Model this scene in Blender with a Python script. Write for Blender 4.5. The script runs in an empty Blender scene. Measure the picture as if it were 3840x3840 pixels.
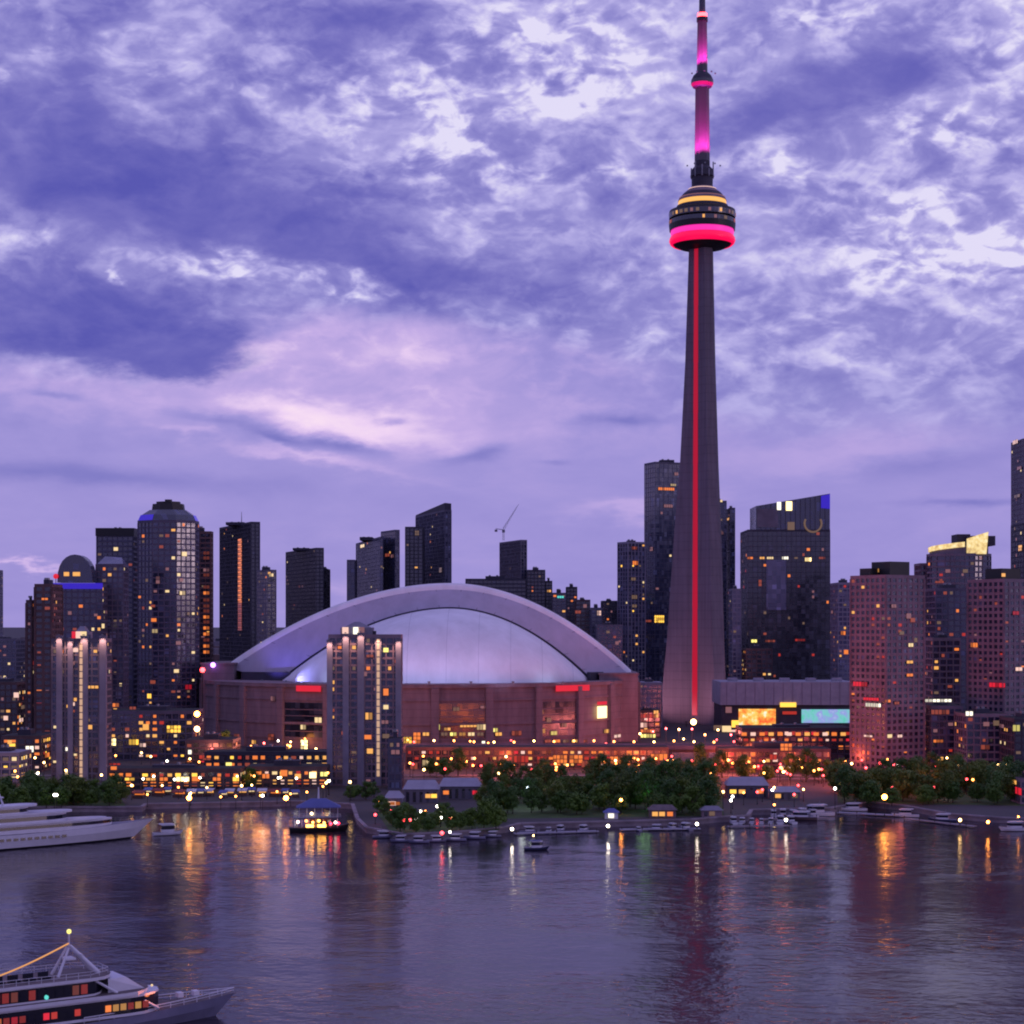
import bpy, bmesh, math, random
from mathutils import Vector, Matrix

rnd = random.Random(11)
R = math.radians
scene = bpy.context.scene
COL = scene.collection

# ------------------------------------------------------------------ camera
F, HZ, CAMZ = 1783.0, 625.4, 70.0            # focal length and horizon row in 1024-wide pixels, eye height in metres
cam_d = bpy.data.cameras.new('camera')
cam = bpy.data.objects.new('camera', cam_d)
COL.objects.link(cam)
cam.location = (0, 0, CAMZ)
cam.rotation_euler = (R(90), 0, 0)
cam_d.sensor_width = 36.0
cam_d.lens = 36.0 * F / 1024.0
cam_d.shift_y = (HZ - 512.0) / 1024.0
cam_d.clip_start = 1.0
cam_d.clip_end = 120000.0
scene.camera = cam
scene.view_settings.view_transform = 'Standard'
scene.view_settings.look = 'None'
scene.view_settings.exposure = 0.0
scene.view_settings.gamma = 1.0
scene.cycles.use_denoising = True
scene.cycles.filter_width = 2.0
scene.cycles.max_bounces = 6
scene.cycles.sample_clamp_indirect = 4.0
scene.cycles.use_light_tree = True


def lin(c):
    return tuple(((x / 12.92) if x <= 0.04045 else ((x + 0.055) / 1.055) ** 2.4) for x in c[:3]) + (1.0,)


# ------------------------------------------------------------------ world: dusk sky with a broken cloud deck
SUN_EL, SUN_ROT = R(4), R(-62)
world = bpy.data.worlds.new('World')
scene.world = world
world.use_nodes = True
wt = world.node_tree
wt.nodes.clear()


class G:
    """small helper that writes shader maths as nested calls"""
    def __init__(s, t): s.t = t

    def n(s, typ, **kw):
        nd = s.t.nodes.new(typ)
        for k, v in kw.items(): setattr(nd, k, v)
        return nd

    def put(s, nd, i, v):
        if v is None: return
        if hasattr(v, 'is_linked'): s.t.links.new(v, nd.inputs[i])
        else: nd.inputs[i].default_value = v

    def m(s, op, a, b=None, c=None, clamp=False):
        nd = s.n('ShaderNodeMath', operation=op, use_clamp=clamp)
        s.put(nd, 0, a); s.put(nd, 1, b); s.put(nd, 2, c)
        return nd.outputs[0]

    def vm(s, op, a, b=None, out=0):
        nd = s.n('ShaderNodeVectorMath', operation=op)
        s.put(nd, 0, a); s.put(nd, 1, b)
        return nd.outputs[out]

    def xyz(s, x, y, z=0.0):
        nd = s.n('ShaderNodeCombineXYZ')
        s.put(nd, 0, x); s.put(nd, 1, y); s.put(nd, 2, z)
        return nd.outputs[0]

    def noise(s, vec, scale, detail=5.0, rough=0.55, dist=0.0, out=0, dim='3D'):
        nd = s.n('ShaderNodeTexNoise', noise_dimensions=dim)
        s.put(nd, 'Vector', vec)
        nd.inputs['Scale'].default_value = scale
        nd.inputs['Detail'].default_value = detail
        nd.inputs['Roughness'].default_value = rough
        nd.inputs['Distortion'].default_value = dist
        return nd.outputs[out]

    def ramp(s, fac, stops, interp='LINEAR'):
        nd = s.n('ShaderNodeValToRGB')
        cr = nd.color_ramp
        cr.interpolation = interp
        while len(cr.elements) < len(stops): cr.elements.new(0.5)
        for e, (p, c) in zip(cr.elements, stops):
            e.position = p; e.color = c
        s.put(nd, 0, fac)
        return nd.outputs[0]

    def step(s, x, a, b, t0=0.0, t1=1.0):
        nd = s.n('ShaderNodeMapRange', interpolation_type='SMOOTHSTEP')
        s.put(nd, 0, x)
        for i, v in ((1, a), (2, b), (3, t0), (4, t1)): nd.inputs[i].default_value = v
        return nd.outputs[0]

    def mix(s, fac, a, b, blend='MIX'):
        nd = s.n('ShaderNodeMix', data_type='RGBA', blend_type=blend)
        s.put(nd, 0, fac); s.put(nd, 6, a); s.put(nd, 7, b)
        return nd.outputs[2]


g = G(wt)
d = g.n('ShaderNodeTexCoord').outputs['Generated']
sep = g.n('ShaderNodeSeparateXYZ'); g.put(sep, 0, d)
dx, dy, dz = sep.outputs
az = g.m('ARCTAN2', dx, dy)                                   # compass angle, 0 = over the city
el = g.m('ARCSINE', dz)                                       # height above the horizon
A = g.m('MULTIPLY', az, F / 100.0)
E = g.m('MULTIPLY', el, F / 100.0)
q = g.xyz(A, E, 0.0)
den = g.m('ADD', g.m('MAXIMUM', dz, 0.0), 0.28)
P = g.xyz(g.m('DIVIDE', dx, den), g.m('DIVIDE', dy, den), 0.0)  # flat cloud deck seen in perspective
tilt = g.n('ShaderNodeMapping'); g.put(tilt, 0, P)
tilt.inputs['Rotation'].default_value = (0, 0, R(20))
P = tilt.outputs[0]
nw = g.noise(P, 7.5, 6.0, 0.6, out=1)
warp = g.vm('MULTIPLY', g.vm('SUBTRACT', nw, (0.5, 0.5, 0.5)), (1.1, 0.62, 0.0))
qw = g.vm('ADD', q, warp)


def sky_pos(u, v):
    a = math.atan((u - 512) / F)
    e = math.atan((HZ - v) / F * math.cos(a))
    return a * F / 100.0, e * F / 100.0


def blobs(vec, items):
    """sum of soft ellipses fixed to sky directions: (u, v, half width, half height, tilt, weight)"""
    tot = None
    for (u, v, ru, rv, rot, w) in items:
        a, e = sky_pos(u, v)
        mp = g.n('ShaderNodeMapping', vector_type='TEXTURE')
        g.put(mp, 0, vec)
        mp.inputs['Location'].default_value = (a, e, 0)
        mp.inputs['Rotation'].default_value = (0, 0, R(rot))
        mp.inputs['Scale'].default_value = (ru / 100.0, rv / 100.0, 1)
        r2 = g.vm('DOT_PRODUCT', mp.outputs[0], mp.outputs[0], out=1)
        ex = g.m('EXPONENT', g.m('MULTIPLY', r2, -1.0))
        tot = g.m('MULTIPLY_ADD', ex, w, tot if tot is not None else 0.0)
    return tot


DARK = [(150, 190, 270, 62, -7, 1.0), (330, 248, 120, 20, -9, .6), (60, 330, 170, 40, -4, 1.05), (160, 352, 84, 24, -3, .9),
        (110, 285, 130, 24, -5, .35), (40, 70, 120, 60, 0, .45), (270, 12, 170, 26, 0, .5), (375, 16, 60, 26, 0, .4),
        (860, 84, 150, 34, 8, .95), (770, 130, 80, 28, 10, .7), (800, 235, 60, 40, 0, .35), (770, 375, 60, 22, 0, .4),
        (520, 300, 160, 50, 0, .35), (600, 250, 120, 40, 0, .25), (1000, 190, 80, 26, 0, .35), (960, 360, 120, 50, 0, .3)]
BRIGHT = [(400, 105, 95, 75, 0, .55), (470, 150, 60, 50, -30, .5), (560, 42, 85, 44, 0, .8), (625, 30, 60, 40, 0, .55), (560, 98, 60, 14, 8, .8),
          (610, 165, 90, 22, 8, .6), (760, 143, 40, 12, 35, .6), (785, 172, 26, 26, 30, .6), (905, 222, 90, 34, -8, .85), (960, 132, 70, 28, 0, .75),
          (905, 268, 80, 26, 14, .6), (1010, 255, 60, 44, 0, .8), (820, 10, 70, 26, 0, .6), (1000, 40, 50, 60, 0, .5), (245, 266, 100, 13, -5, 1.15),
          (372, 286, 34, 14, 0, .9), (8, 86, 10, 9, 0, 1.0), (120, 273, 7, 6, 0, .8), (60, 45, 40, 20, 20, .5), (250, 85, 60, 30, 20, .3),
          (20, 240, 40, 10, 0, .5), (860, 350, 60, 14, 0, .3), (600, 330, 60, 18, 0, .3)]
PINK = [(420, 325, 80, 26, 10, .5), (300, 345, 70, 16, 8, .35), (330, 418, 130, 20, -9, 1.25), (248, 362, 34, 9, 25, .5), (380, 362, 130, 40, 0, .6), (310, 452, 90, 7, -13, .75), (190, 436, 40, 5, -6, .5),
        (90, 392, 130, 26, -6, .35), (480, 410, 110, 36, 0, .45), (860, 455, 150, 18, 4, .45), (640, 505, 80, 8, 3, .5), (30, 566, 60, 4, 0, .9), (350, 585, 40, 10, 0, .35)]
STREAK = [(288, 437, 52, 8, -4, .95), (210, 419, 44, 6, -8, .5), (352, 445, 30, 6, -10, .7), (478, 454, 30, 9, 12, .7), (381, 420, 16, 3, 5, .6), (58, 394, 28, 4, -6, .5),
          (935, 460, 80, 13, 6, .55), (620, 419, 50, 7, 0, .55), (975, 503, 60, 4, 0, .5), (60, 474, 170, 10, -3, .5), (550, 462, 16, 3, 0, .3)]
mq = g.n('ShaderNodeMapping'); g.put(mq, 0, q)
mq.inputs['Rotation'].default_value = (0, 0, R(-14))
mq.inputs['Scale'].default_value = (1.0, 1.75, 1.0)
nm = g.noise(g.vm('ADD', mq.outputs[0], (3.1, 4.7, 0)), 0.95, 8.0, 0.58, 0.8)
n1 = g.noise(P, 4.6, 9.0, 0.62, 0.25)
n2a = g.noise(P, 12.0, 5.0, 0.54, 0.4)
n2b = g.noise(mq.outputs[0], 1.75, 5.0, 0.50, 0.7)
n2 = g.m('MULTIPLY_ADD', n2b, 0.72, g.m('MULTIPLY', n2a, 0.28))
n3 = g.noise(g.vm('ADD', mq.outputs[0], (7.3, 1.9, 0)), 4.6, 3.0, 0.5, 0.5)
dk = blobs(qw, DARK)
br = blobs(qw, BRIGHT)
pk = blobs(qw, PINK)
st = blobs(g.vm('ADD', q, g.vm('MULTIPLY', warp, (0.6, 0.35, 0))), STREAK)
c1 = g.m('SUBTRACT', n1, 0.5)
c2 = g.m('SUBTRACT', n2, 0.5)
c3 = g.m('SUBTRACT', n3, 0.5)
up = g.step(E, 1.2, 2.9)                                       # 0 in the calm air low over the city, 1 in the cloud deck
dsoft = g.step(dk, 0.25, 0.95)
bsoft = g.step(br, 0.05, 0.85)
gap = g.step(g.m('MULTIPLY_ADD', n2, 0.75, g.m('MULTIPLY', n3, 0.25)), 0.44, 0.62, -0.17, 0.33)   # crisp pale gaps between clumps
med = g.step(nm, 0.34, 0.68, -0.14, 0.17)
puff = g.m('ADD', g.m('ADD', g.m('MULTIPLY', c2, 0.7), g.m('MULTIPLY', c3, 0.5)), gap)
amp = g.m('MULTIPLY_ADD', bsoft, 0.62, 0.42)
amp = g.m('MULTIPLY', amp, g.m('SUBTRACT', 1.0, g.m('MULTIPLY', dsoft, 0.68)))
amp = g.m('MULTIPLY', amp, up)
t = g.m('MULTIPLY_ADD', puff, amp, g.step(A, -2.5, 2.0, 0.49, 0.57))
t = g.m('ADD', t, g.m('MULTIPLY', g.m('MULTIPLY', c1, 0.55), g.m('MULTIPLY_ADD', up, 0.8, 0.2)))
t = g.m('ADD', t, g.m('MULTIPLY', bsoft, 0.24))
t = g.m('ADD', t, g.m('MULTIPLY', g.m('MULTIPLY', med, up), g.m('SUBTRACT', 1.0, g.m('MULTIPLY', dsoft, 0.6))))
t = g.m('SUBTRACT', t, g.m('MULTIPLY', dsoft, 0.36))
cold = g.ramp(t, [(0.0, lin((.345, .34, .70))), (0.25, lin((.46, .44, .755))), (0.5, lin((.585, .56, .83))), (0.72, lin((.725, .695, .915))), (1.0, lin((.90, .875, .985)))])
t2 = g.m('MULTIPLY_ADD', pk, 0.42, 0.32)
t2 = g.m('ADD', t2, g.m('MULTIPLY', c1, 0.30))
t2 = g.m('SUBTRACT', t2, g.m('MULTIPLY', st, 0.5))
t2 = g.m('ADD', t2, g.m('MULTIPLY', g.m('ADD', g.m('MULTIPLY', gap, 0.30), g.m('MULTIPLY', med, 0.55)), g.step(E, 1.3, 2.8)))
warm = g.ramp(t2, [(0.0, lin((.47, .46, .77))), (0.33, lin((.63, .585, .855))), (0.6, lin((.77, .68, .91))), (0.85, lin((.94, .83, .97))), (1.0, lin((1.0, .90, .97)))])
clear = blobs(q, [(365, 345, 150, 42, -4, .75), (560, 372, 120, 30, 0, .3)])
low = g.step(g.m('ADD', g.m('ADD', g.m('ADD', g.m('SUBTRACT', E, clear), g.step(A, 0.2, 2.4, 0.0, 0.85)), g.m('MULTIPLY', c2, 1.2)), g.m('MULTIPLY_ADD', dk, 0.95, -0.2)), 3.1, 2.35)
clouds = g.mix(low, cold, warm)
sky = g.n('ShaderNodeTexSky', sky_type='NISHITA')
sky.sun_disc = False
sky.sun_elevation = SUN_EL
sky.sun_rotation = SUN_ROT
air = g.mix(1.0, sky.outputs[0], (0.10, 0.10, 0.10, 1), 'MULTIPLY')   # the clear sky behind the clouds
full = g.mix(0.965, air, clouds)
back = g.step(dy, -0.35, 0.5, 0.95, 1.0)                       # sky behind the harbour, kept nearly full strength to light the facades
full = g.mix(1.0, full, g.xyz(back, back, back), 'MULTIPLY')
full = g.mix(g.step(dz, -0.02, -0.005, 1.0, 0.0), full, (0.02, 0.02, 0.045, 1))
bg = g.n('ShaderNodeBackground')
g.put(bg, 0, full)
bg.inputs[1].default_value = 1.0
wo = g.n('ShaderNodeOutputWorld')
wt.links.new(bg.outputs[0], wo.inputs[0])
world.cycles.sampling_method = 'MANUAL'
world.cycles.sample_map_resolution = 512

sun_d = bpy.data.lights.new('sun', 'SUN')
sun_d.energy = 0.22
sun_d.angle = R(14)
sun_d.color = (1.0, 0.72, 0.82)
sun = bpy.data.objects.new('sun', sun_d)
COL.objects.link(sun)
sun.rotation_euler = (R(90) - SUN_EL, 0, R(62))


# ------------------------------------------------------------------ helpers
def PX(u, Y): return (u - 512.0) * Y / F                 # metres across at distance Y for picture column u
def PZ(v, Y): return CAMZ - (v - HZ) * Y / F             # height at distance Y for picture row v
def PY(v, z=0.0): return F * (CAMZ - z) / (v - HZ)       # distance at which height z shows at row v
GZ = 1.8                                                 # height of the land above the water


def mat(name, col, rough=0.6, metal=0.0, spec=0.5, emit=None, strength=0.0, var=0.0, vscale=0.3, bump=0.0):
    m = bpy.data.materials.new(name)
    m.use_nodes = True
    b = m.node_tree.nodes['Principled BSDF']
    b.inputs['Base Color'].default_value = tuple(col) + (1.0,)
    b.inputs['Roughness'].default_value = rough
    b.inputs['Metallic'].default_value = metal
    b.inputs['Specular IOR Level'].default_value = spec
    h = G(m.node_tree)
    if var:
        tc = h.n('ShaderNodeTexCoord').outputs['Object']
        nz = h.noise(tc, vscale, 5.0, 0.6)
        lo = tuple(c * (1 - var) for c in col) + (1.0,)
        hi = tuple(min(1, c * (1 + var)) for c in col) + (1.0,)
        h.put(b, 'Base Color', h.ramp(nz, [(0.3, lo), (0.7, hi)]))
        if bump:
            bp = h.n('ShaderNodeBump')
            bp.inputs['Strength'].default_value = bump
            h.put(bp, 'Height', nz)
            h.put(b, 'Normal', bp.outputs[0])
    if emit:
        b.inputs['Emission Color'].default_value = tuple(emit) + (1.0,)
        b.inputs['Emission Strength'].default_value = strength
        m.cycles.emission_sampling = 'NONE'
    return m


def pane_mat(name, c0, c1, rough, fh, bay):
    """curtain-wall glass: every pane a slightly different tint, blinds here and there"""
    m = bpy.data.materials.new(name)
    m.use_nodes = True
    b = m.node_tree.nodes['Principled BSDF']
    h = G(m.node_tree)
    sp = h.n('ShaderNodeSeparateXYZ'); h.put(sp, 0, h.n('ShaderNodeTexCoord').outputs['Object'])
    k = h.m('FLOOR', h.m('DIVIDE', h.m('ADD', sp.outputs[0], h.m('MULTIPLY', sp.outputs[1], 1.37)), bay))
    f = h.m('FLOOR', h.m('DIVIDE', sp.outputs[2], fh))
    wn = h.n('ShaderNodeTexWhiteNoise', noise_dimensions='2D'); h.put(wn, 'Vector', h.xyz(k, f, 0))
    c = h.ramp(wn.outputs[0], [(0.0, tuple(c0) + (1,)), (0.75, tuple(0.5 * (a + d) for a, d in zip(c0, c1)) + (1,)), (0.93, tuple(c1) + (1,)), (1.0, tuple(min(1, 2.2 * x) for x in c1) + (1,))])
    h.put(b, 'Base Color', c)
    h.put(b, 'Roughness', h.m('MULTIPLY_ADD', wn.outputs[0], 0.2, rough))
    b.inputs['IOR'].default_value = 1.9
    return m


M = {}
M['glass_navy'] = pane_mat('navy glass', (.010, .014, .036), (.034, .044, .105), .10, 3.2, 3.0)
M['glass_dark'] = pane_mat('black glass', (.007, .008, .016), (.024, .026, .048), .14, 3.2, 3.0)
M['glass_blue'] = pane_mat('blue glass', (.02, .026, .06), (.06, .075, .14), .12, 3.4, 3.2)
M['glass_lav'] = pane_mat('lavender glass', (.05, .05, .11), (.12, .12, .22), .2, 3.4, 3.2)
M['conc_dark'] = mat('dark cladding', (.034, .033, .055), .7, var=.35, vscale=.12)
M['conc_navy'] = mat('navy cladding', (.075, .073, .12), .6, var=.3, vscale=.12)
M['conc_grey'] = mat('grey concrete', (.14, .125, .165), .8, var=.25, vscale=.12)
M['conc_lav'] = mat('pale concrete', (.20, .19, .25), .8, var=.2, vscale=.12)
M['conc_pink'] = mat('pink precast', (.22, .155, .19), .8, var=.25, vscale=.1)
M['conc_brown'] = mat('brown brick', (.095, .058, .062), .85, var=.35, vscale=.15)
M['roof_dark'] = mat('roof felt', (.015, .016, .016), .9, var=.4, vscale=.3)
M['roof_pale'] = mat('pale roof membrane', (.30, .29, .36), .8, var=.15, vscale=.2)
M['steel'] = mat('galvanised steel', (.25, .25, .28), .45, .7)
M['black'] = mat('black paint', (.012, .012, .014), .5)
M['tower_conc'] = mat('slip formed concrete', (.17, .145, .18), .85, var=.16, vscale=.05, bump=.1)
def streak_mat(name, col, rough, var, sx, sz, pour=0.0):
    """weathered surface: stains that run down it, and faint horizontal pour joints"""
    m = mat(name, col, rough)
    b = m.node_tree.nodes['Principled BSDF']; h = G(m.node_tree)
    tc = h.n('ShaderNodeTexCoord').outputs['Object']
    mp = h.n('ShaderNodeMapping'); h.put(mp, 0, tc); mp.inputs['Scale'].default_value = (sx, sx, sz)
    f = h.m('MULTIPLY_ADD', h.noise(mp.outputs[0], 1.0, 6.0, .62), .65, h.m('MULTIPLY', h.noise(tc, .035, 4.0, .6), .35))
    if pour:
        sp = h.n('ShaderNodeSeparateXYZ'); h.put(sp, 0, tc)
        f = h.m('SUBTRACT', f, h.m('MULTIPLY', h.m('LESS_THAN', h.m('FRACT', h.m('DIVIDE', sp.outputs[2], pour)), .12), .09))
    h.put(b, 'Base Color', h.ramp(f, [(.32, tuple(c * (1 - var) for c in col) + (1,)), (.66, tuple(min(1, c * (1 + var)) for c in col) + (1,))]))
    return m


M['tower_conc'] = streak_mat('slip formed concrete', (.135, .118, .15), .85, .28, .55, .018, 6.0)
M['white'] = mat('white gel coat', (.62, .62, .70), .3, var=.06, vscale=.4)
M['dome_white'] = streak_mat('white roof membrane', (.76, .75, .80), .6, .12, .10, .03)
M['dome_grey'] = streak_mat('grey roof membrane', (.40, .36, .46), .6, .14, .12, .04)
M['stadium'] = streak_mat('stadium precast', (.20, .145, .165), .85, .3, .22, .05, 4.4)
M['quay'] = mat('quay concrete', (.24, .20, .23), .85, var=.35, vscale=.2)
M['wood'] = mat('weathered planks', (.13, .10, .11), .8, var=.3, vscale=.5)
M['asphalt'] = mat('asphalt', (.035, .034, .038), .9, var=.2, vscale=.2)
M['paint'] = mat('road paint', (.6, .6, .55), .8)
M['bark'] = mat('bark', (.05, .035, .025), .9, var=.3, vscale=2)
M['navy_hull'] = mat('navy hull paint', (.03, .035, .085), .35, var=.1, vscale=.3)
M['grey_hull'] = mat('grey hull paint', (.17, .17, .27), .4, var=.15, vscale=.3)
M['tint'] = mat('tinted cabin glass', (.008, .008, .02), .1)
M['canvas_blue'] = mat('blue canvas', (.10, .12, .32), .8, var=.1)
M['canvas_white'] = mat('white canvas', (.5, .5, .56), .8, var=.1)

LIT = {   # colour of the light behind the glass, strength
    'cream': ((1.0, .72, .36), 1.0), 'amber': ((1.0, .46, .11), 1.0), 'orange': ((1.0, .24, .045), .95), 'ember': ((.62, .12, .07), .45),
    'rose': ((.62, .26, .30), .36), 'white': ((1.0, .92, .74), 1.5), 'dim': ((.50, .30, .20), .3), 'red': ((1.0, .02, .05), .75),
    'gold': ((1.0, .55, .07), 1.6), 'hot': ((1.0, .74, .32), 2.6), 'blue': ((.05, .02, .80), .6), 'cyan': ((.12, .75, .68), 1.0), 'yellow': ((1.0, .85, .22), 1.4), 'pinkw': ((1.0, .62, .52), 1.0), 'blood': ((.8, .05, .03), .55)}
for k, (c, s) in LIT.items():
    M['lit_' + k] = mat('lit window ' + k, (.02, .02, .02), .3, emit=c, strength=s)
    M['low_' + k] = mat('half lit window ' + k, (.02, .02, .02), .3, emit=c, strength=s * .42)


def lamp_mat(name, c, s):
    m = mat(name, (.5, .5, .5), .4, emit=c, strength=s)
    m.cycles.emission_sampling = 'AUTO'
    return m


M['lamp_warm'] = lamp_mat('warm lamp', (1.0, .58, .18), 12)
M['lamp_white'] = lamp_mat('white lamp', (1.0, .90, .74), 11)
M['lamp_quay'] = lamp_mat('quay lamp', (1.0, .86, .66), 18)
M['lamp_amber'] = lamp_mat('amber lamp', (1.0, .30, .045), 12)
M['lamp_orange'] = lamp_mat('sodium lamp', (1.0, .30, .04), 26)
M['lamp_red'] = lamp_mat('red lamp', (1.0, .05, .05), 8)
M['lamp_green'] = lamp_mat('green lamp', (.18, 1.0, .40), 8)
M['lamp_ice'] = lamp_mat('cold white lamp', (.70, .86, 1.0), 14)
M['lamp_violet'] = lamp_mat('violet lamp', (.40, .16, 1.0), 7)


class MB:
    """collects faces and links them as one mesh object"""
    def __init__(s): s.v = []; s.f = []; s.m = []

    def face(s, pts, m=0):
        i = len(s.v)
        s.v += [tuple(p) for p in pts]
        s.f.append(tuple(range(i, i + len(pts)))); s.m.append(m)

    def prism(s, poly, z0, z1, m=0, mt=None, top=True, bottom=False, poly1=None):
        mt = m if mt is None else mt
        p1 = poly1 or poly
        n = len(poly); i = len(s.v)
        s.v += [(x, y, z0) for x, y in poly] + [(x, y, z1) for x, y in p1]
        for k in range(n):
            a = (k + 1) % n
            s.f.append((i + k, i + a, i + n + a, i + n + k)); s.m.append(m)
        if top: s.f.append(tuple(i + n + k for k in range(n))); s.m.append(mt)
        if bottom: s.f.append(tuple(i + k for k in reversed(range(n)))); s.m.append(m)

    def box(s, x0, x1, y0, y1, z0, z1, m=0):
        s.prism([(x0, y0), (x1, y0), (x1, y1), (x0, y1)], z0, z1, m, bottom=True)

    def obox(s, c, dx, hx, hy, z0, z1, m=0):
        """box turned in plan: centre c, unit direction dx, half sizes"""
        (cx, cy), (ax, ay) = c, dx
        bx, by = -ay, ax
        s.prism([(cx + a * hx * ax + b * hy * bx, cy + a * hx * ay + b * hy * by) for a, b in ((-1, -1), (1, -1), (1, 1), (-1, 1))], z0, z1, m, bottom=True)

    def lathe(s, prof, n=32, m=0, mats=None, c=(0, 0), caps=True):
        i = len(s.v)
        for r, z in prof:
            for k in range(n):
                a = 2 * math.pi * k / n
                s.v.append((c[0] + r * math.cos(a), c[1] + r * math.sin(a), z))
        for j in range(len(prof) - 1):
            for k in range(n):
                b = (k + 1) % n
                s.f.append((i + j * n + k, i + j * n + b, i + (j + 1) * n + b, i + (j + 1) * n + k))
                s.m.append(mats[j] if mats else m)
        if caps:
            s.f.append(tuple(i + k for k in reversed(range(n)))); s.m.append(mats[0] if mats else m)
            l = i + (len(prof) - 1) * n
            s.f.append(tuple(l + k for k in range(n))); s.m.append(mats[-1] if mats else m)

    def tube(s, p0, p1, r0, r1=None, n=8, m=0):
        r1 = r0 if r1 is None else r1
        p0, p1 = Vector(p0), Vector(p1)
        w = (p1 - p0).normalized()
        a = w.orthogonal().normalized(); b = w.cross(a)
        i = len(s.v)
        for p, r in ((p0, r0), (p1, r1)):
            for k in range(n):
                t = 2 * math.pi * k / n
                s.v.append(tuple(p + r * (math.cos(t) * a + math.sin(t) * b)))
        for k in range(n):
            q_ = (k + 1) % n
            s.f.append((i + k, i + q_, i + n + q_, i + n + k)); s.m.append(m)
        s.f.append(tuple(i + k for k in reversed(range(n)))); s.m.append(m)
        s.f.append(tuple(i + n + k for k in range(n))); s.m.append(m)

    def ball(s, c, r, m=0, n=10, rz=None):
        rz = rz or r
        s.lathe([(max(.02, r * math.sin(math.pi * j / 6)), c[2] - rz * math.cos(math.pi * j / 6)) for j in range(7)], n, m, c=(c[0], c[1]))

    def grid(s, rows, m=0):
        i = len(s.v); w = len(rows[0])
        for r in rows: s.v += [tuple(p) for p in r]
        for j in range(len(rows) - 1):
            for k in range(w - 1):
                a = i + j * w + k
                s.f.append((a, a + 1, a + w + 1, a + w)); s.m.append(m)

    def mesh(s, name, mats, smooth=False):
        me = bpy.data.meshes.new(name)
        me.from_pydata(s.v, [], s.f)
        for mm in mats: me.materials.append(mm)
        me.polygons.foreach_set('material_index', s.m)
        if smooth: me.polygons.foreach_set('use_smooth', [True] * len(s.f))
        me.update()
        return me

    def build(s, name, mats, parent=None, loc=(0, 0, 0), rz=0.0, smooth=False):
        if not isinstance(mats, (list, tuple)): mats = [mats]
        return link(name, s.mesh(name, mats, smooth), parent, loc, rz)


def link(name, data, parent=None, loc=(0, 0, 0), rz=0.0):
    o = bpy.data.objects.new(name, data)
    COL.objects.link(o)
    o.parent = parent
    o.location = loc
    o.rotation_euler = (0, 0, rz)
    return o


def tag(o, label, cat, group=None):
    o['label'] = label; o['category'] = cat
    if group: o['group'] = group
    return o


def thing(name, label, cat, loc, rz=0.0, group=None):
    return tag(link(name, None, None, loc, rz), label, cat, group)


def copy_tree(o, parent=None):
    c = o.copy()
    COL.objects.link(c)
    if parent: c.parent = parent
    for ch in list(o.children): copy_tree(ch, c)
    return c


def offset(poly, dd):
    """outline moved outwards by dd (counter-clockwise polygon)"""
    out = []
    n = len(poly)
    for i in range(n):
        p, c, q_ = Vector(poly[i - 1]), Vector(poly[i]), Vector(poly[(i + 1) % n])
        e0 = (c - p).normalized(); e1 = (q_ - c).normalized()
        n0 = Vector((e0.y, -e0.x)); n1_ = Vector((e1.y, -e1.x))
        b = (n0 + n1_)
        b = b / max(.3, b.dot(n0))
        out.append((c.x + b.x * dd, c.y + b.y * dd))
    return out


# ------------------------------------------------------------------ the setting: water, land, roads
def structure(o):
    o['kind'] = 'structure'
    return o


SHORE = [(-40, 812), (142, 812), (146, 809), (300, 806), (352, 809), (357, 824), (366, 833), (404, 840), (452, 838), (505, 833), (520, 829), (604, 827), (690, 825),
         (724, 822), (748, 821), (752, 815), (830, 813), (868, 807), (905, 811), (950, 819), (1000, 823), (1070, 826)]
pts = []
for (u, v) in SHORE:
    Y = PY(v)
    pts.append((PX(u, Y), Y))
poly = [(-9000, 620), (-700, 660)] + pts + [(700, 600), (9000, 640), (40000, 60000), (-40000, 60000)]
b = MB()
b.prism(poly, -4.0, GZ, 0, 1)
land_m = mat('ground', (.05, .045, .05), .9, var=.4, vscale=.02)
structure(b.build('ground', [M['quay'], land_m]))
# quay coping runs along the water's edge
b = MB()
for p, q_ in zip(pts[:-1], pts[1:]):
    L = math.hypot(q_[0] - p[0], q_[1] - p[1])
    if L < 1: continue
    dxx, dyy = (q_[0] - p[0]) / L, (q_[1] - p[1]) / L
    c = ((p[0] + q_[0]) / 2 + dyy * -.2, (p[1] + q_[1]) / 2 + dxx * .2)
    b.obox(c, (dxx, dyy), L / 2 + .15, .7, GZ - .25, GZ + .35)
structure(b.build('kerb', [M['quay']]))

M['grass'] = mat('mown grass', (.035, .075, .012), .9, var=.45, vscale=.25)
for quad in (((-10, 796), (-10, 807), (126, 807), (120, 796)), ((478, 781), (484, 819), (724, 816), (720, 779)), ((836, 781), (838, 803), (1040, 806), (1040, 781)), ((376, 812), (392, 834), (500, 830), (486, 812))):
    b = MB()
    b.face([(PX(u, PY(v, GZ)), PY(v, GZ), GZ + .01) for u, v in reversed(quad)][::-1])
    structure(b.build('lawn', [M['grass']]))

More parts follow.
